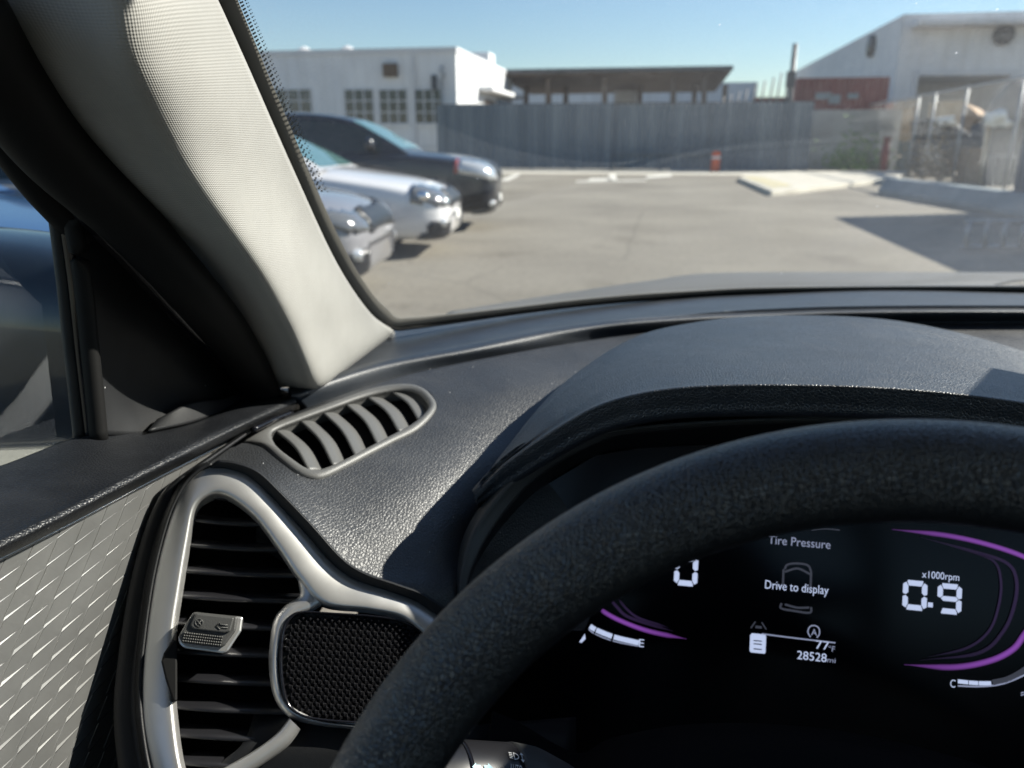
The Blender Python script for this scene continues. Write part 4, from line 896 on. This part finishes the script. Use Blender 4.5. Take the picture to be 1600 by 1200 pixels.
# lower dash, dash end facing the door
sheet('lower_dash', [[BZ(400, 1105, .02), BZ(520, 1128, .012), BZ(680, 1135, .02), BZ(900, 1120, .06)], [BZ(380, 1160, .010), BZ(520, 1165, .008), BZ(680, 1170, .014), BZ(900, 1160, .05)], [BZ(330, 1215, .012), BZ(520, 1230, .012), BZ(680, 1230, .02), BZ(900, 1230, .05)], [BZ(310, 1340, .02), BZ(520, 1340, .02), BZ(680, 1340, .03), BZ(900, 1340, .06)]], M['black'], car, 30, 20, .003)
ed = [(268, 1290), (240, 1215), (226, 1140), (222, 1075), (228, 1000), (243, 898), (265, 813), (288, 763), (312, 738), (332, 728)]
sheet('dash_end', [[BZ(u, v, .003) for u, v in ed], [BZ(u-6, v-3, .012) for u, v in ed], [BZ(u-9, v-4, .03) for u, v in ed], [BZ(u, v, .03)+np.array([-.004, .25, .0]) for u, v in ed]], M['black'], car, 50, 20, .002)
eg = [(332, 728), (360, 731), (395, 745), (432, 780), (478, 828), (523, 878), (560, 903), (614, 922), (654, 937), (700, 968)]
sheet('dash_gap_trim', [[BZ(u+9, v-6, -.004) for u, v in eg], [BZ(u+4, v-3, -.002) for u, v in eg], [BZ(u-4, v+4, .004) for u, v in eg], [BZ(u-8, v+10, .02) for u, v in eg]], M['black'], car, 60, 10, .002)

# ---- pillar, seal
pr = [[P(r[0][0]-45, r[0][1]+30, r[0][2]+.07)]+[P(*q) for q in r] for r in (
    [(-150, -180, .36), (10, -190, .34), (100, -200, .335), (160, -200, .36), (240, -205, .41)],
    [(-60, -35, .365), (95, -20, .355), (190, -25, .352), (262, -35, .38), (322, -40, .43)],
    [(30, 85, .38), (150, 100, .372), (222, 105, .372), (300, 100, .405), (384, 95, .475)],
    [(190, 265, .440), (250, 262, .432), (300, 258, .433), (372, 260, .475), (460, 268, .56)],
    [(318, 405, .520), (372, 416, .508), (412, 420, .510), (460, 414, .56), (527, 412, .67)],
    [(400, 520, .60), (440, 525, .583), (470, 522, .585), (515, 506, .65), (578, 488, .77)],
    [(432, 600, .665), (470, 600, .645), (500, 598, .645), (545, 566, .72), (613, 515, .845)],
    [(432, 607, .735), (470, 607, .715), (500, 605, .715), (547, 574, .80), (617, 523, .93)])]
pr.insert(0, [a+(a-b)*1.6+np.array([0, -.02, 0]) for a, b in zip(pr[0], pr[1])])
sheet('pillar_trim', pr, M['trim'], car, 60, 120, .003)
seal = [(-80, -5, .335), (-4, 118, .375), (88, 238, .42), (200, 345, .47), (300, 455, .52), (365, 535, .59), (410, 615, .66), (425, 660, .69)]
tube('door_seal', [P(*q) for q in seal], [.021, .021, .020, .019, .018, .016, .014], M['rubber'], car, ry=[.02, .02, .019, .017, .015, .013, .011], seg=20, n=60)
seal2 = [(-60, 70, .36), (10, 170, .39), (75, 265, .425), (140, 340, .46), (215, 420, .51), (300, 515, .58), (385, 600, .66)]
tube('door_seal', [P(*q) for q in seal2], .0065, M['gloss'], car, seg=12, n=50)

# ---- windscreen
def WS(X, t): pass
base = [(-.287, .815, 1.076), (-.20, .955, 1.068), (-.05, 1.09, 1.062), (.16, 1.19, 1.06), (.48, 1.255, 1.062), (.80, 1.20, 1.06), (1.05, 1.08, 1.065), (1.22, .815, 1.076)]
e1 = P(574, 480, .80); e2 = P(460, 262, .585); e3 = P(332, -5, .455); e4 = P(250, -180, .42)
def mirr(p): return (.93-p[0], p[1], p[2])
HDY, HDZ = .52, 1.545
def wrow(e, f):    # e: left edge point, f: fraction up the glass
    e = np.array(e); c = np.array([.48, 1.255+(HDY-1.255)*f, 1.062+(HDZ-1.062)*f]); r = np.array([e[0], e[1], e[2]]); m_ = np.array([.93-e[0], e[1], e[2]])
    out = [e]
    for s in (.12, .3, .55):
        t = 1-(1-s)**2.2; out.append(np.array([e[0]+(c[0]-e[0])*s, e[1]+(c[1]-e[1])*t, e[2]+(c[2]-e[2])*t]))
    out.append(c)
    for s in (.55, .3, .12):
        t = 1-(1-s)**2.2; out.append(np.array([m_[0]+(c[0]-m_[0])*s, m_[1]+(c[1]-m_[1])*t, m_[2]+(c[2]-m_[2])*t]))
    out.append(m_); return out
wr = [wrow(P(582, 545, .87), -.06), wrow(P(574, 520, .845), 0), wrow(P(544, 482, .785), .14), wrow(P(500, 408, .69), .32), wrow(P(432, 262, .585), .60), wrow(P(352, 93, .50), .84), wrow(P(292, -40, .45), .93), wrow(P(150, -400, .37), 1.0)]
wsg = surf(wr, 90, 60); v, f = gridmesh(wsg); wsc = obj('windscreen', v, f, M['windscreen'], car)
# black ceramic band along the glass edge, with its dotted fade
M['frit'] = mat('ceramic_band', (.15, .145, .13), .6)
WB = BVHTree.FromPolygons([tuple(x) for x in v], f)
def PW(u, v, off=.004):
    r = nrm(ray(u, v)); h = WB.ray_cast(Vector(CAM), Vector(r)); return np.array(h[0])-r*off if h[0] else None
edg = [(268, -150), (322, -40), (345, 12), (372, 70), (400, 135), (434, 210), (468, 288), (502, 362), (536, 428), (566, 472), (590, 497), (615, 508), (645, 506), (700, 499), (800, 485), (900, 473), (1000, 464), (1100, 458), (1200, 454), (1400, 452), (1640, 452)]
ofx = [(36, -8), (32, -8), (28, -8), (25, -8), (24, -7), (22, -7), (21, -7), (20, -7), (20, -8), (19, -9), (16, -13), (6, -11), (2, -9), (1, -7)]+[(0, -4)]*7
eo = [(-6, 4)]*10+[(-4, 8), (0, 8), (0, 6)]+[(0, 4)]*8
rowI, rowO = [], []
for (u, v), (a, b), (c, d) in zip(edg, ofx, eo):
    p, q = PW(u+a, v+b), PW(u+c, v+d)
    if p is None or q is None: continue
    rowI.append(p); rowO.append(q)
sheet('ceramic_band', [rowI, rowO], M['frit'], wsc, 120, 3, .001)
V, Fs = [], []
for t in np.linspace(0, 1, 57):
    i = 1+t*5.2; k_ = int(min(i, 6)); fr = i-k_
    a = np.array(edg[k_])+np.array(ofx[k_]); b = np.array(edg[k_+1])+np.array(ofx[k_+1]); c0 = a+(b-a)*fr
    for j in range(4):
        uu, vv = c0+np.array([2.5+j*4.6, -1.0+j*.6+(j % 2)*3.2]); rr_ = (1.9, 1.7, 1.35, .95)[j]
        p0 = PW(uu, vv, .0035)
        if p0 is None: continue
        k = len(V)
        for an in range(8):
            V.append(PW(uu+rr_*math.cos(an*math.pi/4), vv+rr_*math.sin(an*math.pi/4), .0035))
        Fs.append(tuple(range(k, k+8)))
obj('ceramic_dots', V, Fs, M['frit'], wsc, smooth=False)
tube('windscreen_gasket', [PW(u+1 if u > 600 else u-2, v+5 if u > 600 else v+2, .006) for u, v in edg if PW(u+1 if u > 600 else u-2, v+5 if u > 600 else v+2, .006) is not None], [.0014, .0016, .0022, .0026, .0022, .0022], M['rubber'], car, seg=10, n=120)
# rest of the shell: bonnet, roof, right side, rear, floor (they shade the cabin)
M['bonnet'] = carpaint('bonnet_paint', (.15, .14, .122), .2, .5)
bn = [[(600, 545, 1.05), (800, 515, 1.2), (1000, 495, 1.3), (1200, 484, 1.36), (1400, 480, 1.36), (2000, 480, 1.36)],
      [(690, 500, 1.2), (830, 478, 1.36), (1000, 456, 1.48), (1160, 440, 1.6), (1400, 438, 1.62), (2000, 440, 1.62)],
      [(700, 493, 1.28), (845, 470, 1.45), (1000, 447, 1.6), (1120, 432, 1.75), (1400, 431, 1.80), (2000, 434, 1.80)],
      [(715, 496, 1.36), (860, 474, 1.58), (1020, 452, 1.8), (1140, 441, 2.0), (1400, 440, 2.05), (2000, 442, 2.05)],
      [(730, 560, 1.45), (880, 560, 1.7), (1040, 550, 1.95), (1180, 545, 2.2), (1400, 545, 2.25), (2000, 545, 2.25)]]
sheet('bonnet', [[P(*q) for q in r] for r in bn], M['bonnet'], car, 60, 40, .004)
tube('wiper', [P(1540, 462, 1.22), P(1570, 452, 1.24), P(1620, 447, 1.26), P(1750, 446, 1.3)], .012, M['rubber'], car, seg=10, n=20)
vis = [[wsg[i, j]+np.array([0, -.012, -.012]) for j in range(wsg.shape[1]) if .575 < wsg[i, j][0] < .98] for i in range(wsg.shape[0]) if wsg[i, 45][2] > 1.335 and wsg[i, 45][2] < 1.54]
SHADE_ROWS = [r for r in vis if len(r) > 3]
M['lining'] = noisy('roof_cloth', (.40, .385, .35), (.44, .42, .38), 60, .9, .2, .001)
XL, XRr = -.36, 1.30
hd = [np.array(p) for p in wr[-1]]
back = [p+np.array([0, -.0, .02]) for p in hd]
rf = [hd, [p+np.array([0, -.10, .03]) for p in hd], [np.array([p[0], -.2, 1.60]) for p in hd], [np.array([p[0], -1.6, 1.58]) for p in hd]]
sheet('roof', rf, M['lining'], car, 30, 30, .03)
sheet('added_visor_shade', SHADE_ROWS, M['lining'], car, 24, 12, .014)  # unseen visor, added and sized to keep sun off the column cover
box('rear_bulkhead', XL, XRr, -1.5, -1.4, .3, 1.15, M['black'], car)
box('floor', XL, XRr, -1.5, 1.0, .28, .32, M['black'], car)
box('far_door', 1.24, 1.30, -1.5, .95, .3, 1.08, M['black'], car)
box('far_pillar', 1.22, 1.30, -.55, -.35, 1.0, 1.6, M['black'], car)
sheet('far_pillar', [[(1.22, .83, 1.05), (1.28, .70, 1.05)], [(1.19, .55, 1.30), (1.25, .44, 1.30)], [(1.15, .30, 1.57), (1.22, .15, 1.57)]], M['lining'], car, 6, 20, .04)
box('passenger_dash', .44, 1.23, .56, 1.0, .55, 1.055, M['dash'], car, .03)
box('lower_bulkhead', -.28, 1.23, .64, .66, .33, .98, M['black'], car)
box('centre_screen', .46, .74, .53, .555, .96, 1.12, M['gloss'], car, .008)
box('firewall', XL+.05, XRr, .98, 1.02, .3, 1.03, M['black'], car)
box('front_seat', .78, 1.2, -.5, -.2, .3, 1.15, M['black'], car, .06)

# ---- driver's door
dr = part('driver_door', car)
XD = -.345
def DX(u, v, x=XD): return PX(u, v, x)
# mirror sail: hollowed triangular cover
sl_ = [[DX(118, 345), DX(200, 372), DX(290, 470), DX(375, 575)],
       [DX(128, 430, -.347), DX(210, 470, -.350), DX(290, 540, -.350), DX(395, 600, -.345)],
       [DX(142, 560, -.347), DX(215, 590, -.352), DX(300, 610, -.352), DX(410, 632, -.345)],
       [DX(156, 680, -.345), DX(225, 680, -.340), DX(300, 672, -.338), DX(420, 655, -.345)]]
sheet('mirror_cover', sl_, M['black'], dr, 40, 40, .003)
sheet('cover_lip', [[DX(245, 655, -.338), DX(300, 628, -.336), DX(350, 622, -.336), DX(388, 608, -.338)], [DX(232, 672, -.331), DX(300, 660, -.330), DX(350, 640, -.331), DX(398, 612, -.334)]], M['black'], dr, 20, 8, .003)
def strip2(name, a, b, m, th=.004, n=30):
    sheet(name, [[np.array(p) for p in a], [np.array(p) for p in b]], m, dr, n, 4, th)
tube('window_frame', [DX(u, v, -.352) for u, v in ((-60, 105), (0, 207), (60, 288), (108, 342), (126, 372))], .0105, M['rubber'], dr, seg=14, n=30)
tube('window_frame', [DX(u, v, -.3585) for u, v in ((76, 262), (84, 318), (97, 420), (112, 560), (126, 690))], .0042, M['black'], dr, seg=12, n=30)
tube('window_channel', [DX(u, v, -.353) for u, v in ((92, 280), (100, 330), (114, 430), (128, 560), (143, 690))], .0042, M['gloss'], dr, seg=12, n=30)
tube('window_channel', [DX(u, v, -.346) for u, v in ((104, 285), (112, 335), (128, 430), (142, 560), (155, 690))], .0055, M['rubber'], dr, seg=12, n=30)
wp = [DX(u, v, -.358) for u, v in ((-500, -100), (20, 190), (100, 330), (140, 720), (-500, 1100))]
obj('window_pane', wp, [(0, 1, 2, 3, 4)], M['sideglass'], dr, smooth=False)
# padded top of the door
dt = [[DX(-260, 800, -.358), DX(-120, 762, -.358), DX(0, 728, -.358), (DX(110, 686, -.358)), DX(160, 676, -.352), DX(300, 657, -.345), DX(390, 610, -.345), DX(450, 606, -.345)],
      [DX(-260, 850, -.330), DX(-120, 800, -.330), DX(0, 762, -.332), DX(120, 715, -.330), DX(200, 700, -.322), DX(320, 660, -.320), DX(400, 622, -.322), DX(462, 612, -.322)],
      [DX(-260, 950, -.298), DX(-120, 885, -.298), DX(0, 832, -.298), DX(120, 775, -.298), DX(220, 725, -.298), DX(330, 672, -.298), DX(410, 637, -.299), DX(466, 616, -.302)],
      [DX(-260, 965, -.291), DX(-120, 898, -.291), DX(0, 845, -.291), DX(120, 787, -.291), DX(220, 736, -.291), DX(330, 682, -.291), DX(410, 645, -.292), DX(468, 622, -.297)],
      [DX(-260, 985, -.290), DX(-120, 912, -.290), DX(0, 860, -.290), DX(120, 801, -.290), DX(220, 748, -.290), DX(330, 692, -.290), DX(410, 653, -.291), DX(468, 630, -.297)],
      [DX(-260, 1000, -.302), DX(-120, 926, -.302), DX(0, 872, -.302), DX(120, 812, -.302), DX(220, 759, -.302), DX(330, 702, -.302), DX(410, 662, -.302), DX(468, 640, -.305)],
      [DX(-260, 1000, -.332), DX(-120, 926, -.332), DX(0, 872, -.332), DX(120, 812, -.332), DX(220, 759, -.332), DX(330, 702, -.332), DX(410, 662, -.332), DX(468, 640, -.330)]]
sheet('door_top', dt, M['roll'], dr, 80, 60, .003)
tube('door_top_trim', [DX(u, v, -.309) for u, v in ((-100, 925), (0, 873), (120, 813), (220, 760), (330, 704), (410, 664))], .0012, M['silver'], dr, seg=8, n=40)
tube('dash_strip', [DX(u, v, -.292) for u, v in ((395, 672), (430, 655), (455, 645))], .0025, M['gloss'], dr, seg=8, n=12)
# patterned silver door panel: lattice of tilted scales
XP = -.3105
def DP(u, v, off=0): return PX(u, v, XP+off)+np.array([0, 0, 0])
zl_ = np.array(sorted([tuple(DX(u, v, -.306)[1:]) for u, v in ((-260, 996), (-120, 922), (0, 868), (120, 808), (220, 755), (330, 698), (410, 658))])); zlim = lambda y: float(np.interp(y, zl_[:, 0], zl_[:, 1]))+.002
V, Fs = [], []
def addq(*pts):
    k = len(V); V.extend(pts); Fs.append(tuple(range(k, k+len(pts))))
# lattice laid out on the panel itself (metres along the door y and height z)
oy, oz = DP(37, 977)[1:]; ea = DP(57, 943)[1:]-DP(7, 984)[1:]; eb = DP(26, 929)[1:]-DP(7, 977)[1:]
ctr0 = np.array([oy, oz]); ea = np.array(ea); eb = np.array(eb)
for i in range(-16, 22):
    for j in range(-22, 22):
        p = ctr0+ea*(i+j*.0)+eb*j-ea*.0
        c = p+(ea+eb)/2
        w3 = np.array([XP, c[0], c[1]])
        u, v = proj(w3)
        if not (-140 < u < 345 and 640 < v < 1330): continue
        a = p; b = p+ea; cc = b+eb; d = p+eb
        if min(q[1]-zlim(q[0]) for q in (a, b, cc, d)) > 0: continue
        fade = min(1, max(.12, (v-760)/260))
        wv_ = .0016*fade
        perp = nrm(np.array([-ea[1], ea[0]]));
        if np.dot(perp, eb) < 0: perp = -perp
        rj = RNG.uniform(.85, 1.1)
        b1 = p+ea*.93*rj; a2 = p+ea*.02+perp*wv_*1.5*rj; a3 = a2+perp*.0003; H3 = -.0010*fade
        ai = a+ea*.014; di = d+ea*.014; hp = .00045
        X3 = lambda q, h=0: np.array([XP+h, q[0], min(q[1], zlim(q[0]))])
        addq(X3(a), X3(b1), X3(a2, H3))                    # bright step
        addq(X3(a2, H3), X3(b1), X3(a3, hp))               # its back wall
        addq(X3(a3, hp), X3(b1), X3(b), X3(cc), X3(di, hp))       # plate
        addq(X3(a), X3(a2, H3), X3(a3, hp), X3(di, hp), X3(d))      # thin dark edge
pan = wn(obj('door_panel', V, Fs, M['scale'], dr, smooth=False))
box('door_shell', -.40, -.362, -1.4, .62, .30, 1.04, M['black'], dr)
box('door_skin', -.362, XP-.004, -.6, .62, .4, 1.0, M['black'], dr)

# ---- exterior mirror
em = part('side_mirror', car)
q = PX(20, 528, -.50)
rows = []
for x, sy, sz, yy in ((-.60, .03, .05, .03), (-.585, .055, .075, .01), (-.53, .075, .085, .0), (-.47, .072, .082, 0), (-.41, .07, .074, .002), (-.380, .066, .070, .004), (-.372, .05, .058, .01)):
    rows.append([(x, q[1]+yy+sy*math.copysign(abs(math.cos(a))**.6, math.cos(a)), q[2]+sz*math.copysign(abs(math.sin(a))**.7, math.sin(a))) for a in np.linspace(0, 2*math.pi, 41)[:-1]])
g = np.array(rows); g = np.stack([cr(g[:, j], 30) for j in range(40)], 1); v, f = gridmesh(g, True); f += [tuple(range(40)), tuple(29*40+i for i in range(40))]
wn(obj('mirror_housing', v, f, mat('mirror_plastic', (.006, .008, .012), .3, coat=.6), em))
tube('mirror_arm', [(-.43, q[1]+.02, q[2]-.03), (-.38, q[1]+.05, q[2]-.07), (-.34, q[1]+.06, q[2]-.08)], .022, M['black'], em, seg=12)

# ---- steering wheel
WC = np.array([.0979, .1553, 1.0077]); TI, WR, Wr = .497, .1950, .0166
wa = np.array([1., 0, 0]); wb_ = np.array([0, math.sin(TI), math.cos(TI)]); wnv = np.cross(wa, wb_)
sw = part('steering_wheel', car)
ang = np.linspace(0, 2*np.pi, 200, endpoint=False)
gg = []
for a in ang:
    er = wa*math.cos(a)+wb_*math.sin(a); c = WC+er*WR
    gg.append([c+er*Wr*math.cos(t)*1.0+wnv*Wr*math.sin(t)*1.02 for t in np.linspace(0, 2*np.pi, 40, endpoint=False)])
wn(obj('rim', *gridmesh(np.array(gg), True, True), M['wheel'], sw))
v, f = join(*[tubegeo([WC-wnv*.02+(wa*math.cos(a)+wb_*math.sin(a))*.05, WC-wnv*.012+(wa*math.cos(a)+wb_*math.sin(a))*.12, WC+(wa*math.cos(a)+wb_*math.sin(a))*.186], [.03, .02, .014], [.016, .012, .01], up=wnv, seg=14, n=12) for a in (R_(180), R_(0), R_(270))])
wn(obj('spoke', v, f, M['black'], sw))
v, f = tubegeo([WC-wnv*.06, WC-wnv*.03, WC-wnv*.005, WC+wnv*.006], [.05, .075, .078, .05], up=wa, seg=40); wn(obj('hub', v, f, M['black'], sw))
# column cover and stalk
cc_ = [[(770, 1110, .52), (810, 1128, .515), (900, 1176, .505), (960, 1152, .50), (1100, 1130, .50), (1300, 1140, .50), (1500, 1185, .50), (1700, 1260, .50)],
       [(770, 1124, .50), (806, 1140, .50), (900, 1186, .49), (965, 1163, .47), (1100, 1143, .46), (1300, 1155, .46), (1500, 1200, .46), (1700, 1280, .46)],
       [(760, 1190, .47), (806, 1210, .47), (900, 1235, .46), (965, 1225, .42), (1100, 1200, .40), (1300, 1200, .40), (1500, 1250, .40), (1700, 1330, .40)],
       [(760, 1330, .46), (806, 1330, .46), (900, 1350, .45), (965, 1350, .40), (1100, 1350, .37), (1300, 1350, .37), (1500, 1380, .37), (1700, 1430, .38)]]
sheet('column_cover', [[P(*q) for q in r] for r in cc_], M['void'], car, 60, 30, .003)
st = part('indicator_stalk', car)
ax = [P(600, 1235, .385), P(700, 1230, .40), P(790, 1232, .415)]
wn(obj('stalk_collar', *tubegeo(ax, [.0205, .0228, .0228], seg=40, up=(0, 0, 1), n=20), M['slat'], st))
wn(obj('stalk_body', *tubegeo([P(792, 1232, .4155), P(830, 1236, .421), P(880, 1246, .428), P(930, 1262, .436)], [.0232, .0222, .0168, .008], seg=40, up=(0, 0, 1), n=20), M['greyplastic'], st))
tube('stalk_ring', [P(706, 1230, .4008), P(712, 1230, .4018)], .0232, M['gloss'], st, seg=40)
# printing lies on the barrel: text bent round the stalk axis
def onstalk(nm, ob, axA, axB, rad, m):
    ax_ = nrm(axB-axA); w0 = nrm(np.cross(ax_, np.cross(CAM-axA, ax_)))*0+nrm((CAM-axA)-ax_*np.dot(CAM-axA, ax_)); u0 = np.cross(w0, ax_)
    return ax_, w0, u0
def sprint(s, u, v, size, m, polys=None, width=None):
    A_, B_ = P(792, 1232, .4155), P(880, 1246, .428)
    if u < 790: A_, B_ = P(700, 1230, .40), P(790, 1232, .415)
    ax_ = nrm(B_-A_); w0 = nrm((CAM-A_)-ax_*np.dot(CAM-A_, ax_)); up_ = np.cross(ax_, w0); up_ = up_ if up_[2] > 0 else -up_
    rad = .0236
    r = ray(u, v); # hit the cylinder
    oc = CAM-A_; dperp = r-ax_*np.dot(r, ax_); operp = oc-ax_*np.dot(oc, ax_); a_ = dperp@dperp; b_ = 2*dperp@operp; c_ = operp@operp-rad*rad
    disc = b_*b_-4*a_*c_
    if disc < 0: return
    t = (-b_-math.sqrt(disc))/(2*a_); h = CAM+r*t; s0 = np.dot(h-A_, ax_); q = h-A_-ax_*s0; th0 = math.atan2(np.dot(q, up_), np.dot(q, w0))
    def bend(x, y): th = th0+y/rad; return A_+ax_*(s0+x)+(w0*math.cos(th)+up_*math.sin(th))*rad
    if polys is None:
        ob = text('lettering', s, size, np.zeros(3), np.array([1., 0, 0]), np.array([0, 1., 0]), M[m], st, 0, width=width)
        for vx in ob.data.vertices: vx.co = Vector(bend(vx.co.x, vx.co.y))
    else:
        V, Fs = [], []
        for pl in polys:
            k = len(V); V += [bend(x, y) for x, y in pl]; Fs.append(tuple(range(k, k+len(pl))))
        obj('light_symbol', V, Fs, M[m], st, smooth=False)
sprint('AUTO', 797, 1209, .0075, 'print', width=.0075)
px = .00035
lamp = [[(0, 3*px), (6*px, 3*px), (6*px, 4.2*px), (0, 4.2*px)], [(0, 6*px), (6*px, 6*px), (6*px, 7.2*px), (0, 7.2*px)], [(0, 9*px), (6*px, 9*px), (6*px, 10.2*px), (0, 10.2*px)], [(0, 12*px), (6*px, 12*px), (6*px, 13.2*px), (0, 13.2*px)]]
arcp = [(8*px+9*px*math.cos(a), 8*px+6.5*px*math.sin(a)) for a in np.linspace(-math.pi/2, math.pi/2, 12)]; arcq = [(9*px+6.5*px*math.cos(a), 8*px+4.8*px*math.sin(a)) for a in np.linspace(-math.pi/2, math.pi/2, 12)]
lamp += [[arcp[i], arcp[i+1], arcq[i+1], arcq[i]] for i in range(11)]+[[(8*px, 1.5*px), (9.4*px, 1.5*px), (9.4*px, 14.5*px), (8*px, 14.5*px)]]
lamp += [[(22*px, 1*px), (23.2*px, 1*px), (23.2*px, 15*px), (22*px, 15*px)], [(19*px, 12*px), (26*px, 12*px), (22.6*px, 17*px)], [(19*px, 4*px), (22.6*px, -1*px), (26*px, 4*px)]]
sprint(None, 797, 1187, 0, 'print', polys=lamp)
ar = lambda x, s: [(x, 0), (x+s*7*px, 6*px), (x+s*7*px, 3*px), (x+s*14*px, 3*px), (x+s*14*px, -3*px), (x+s*7*px, -3*px), (x+s*7*px, -6*px)]
sprint(None, 738, 1198, 0, 'printblue', polys=[ar(0, 1), ar(34*px, -1)])
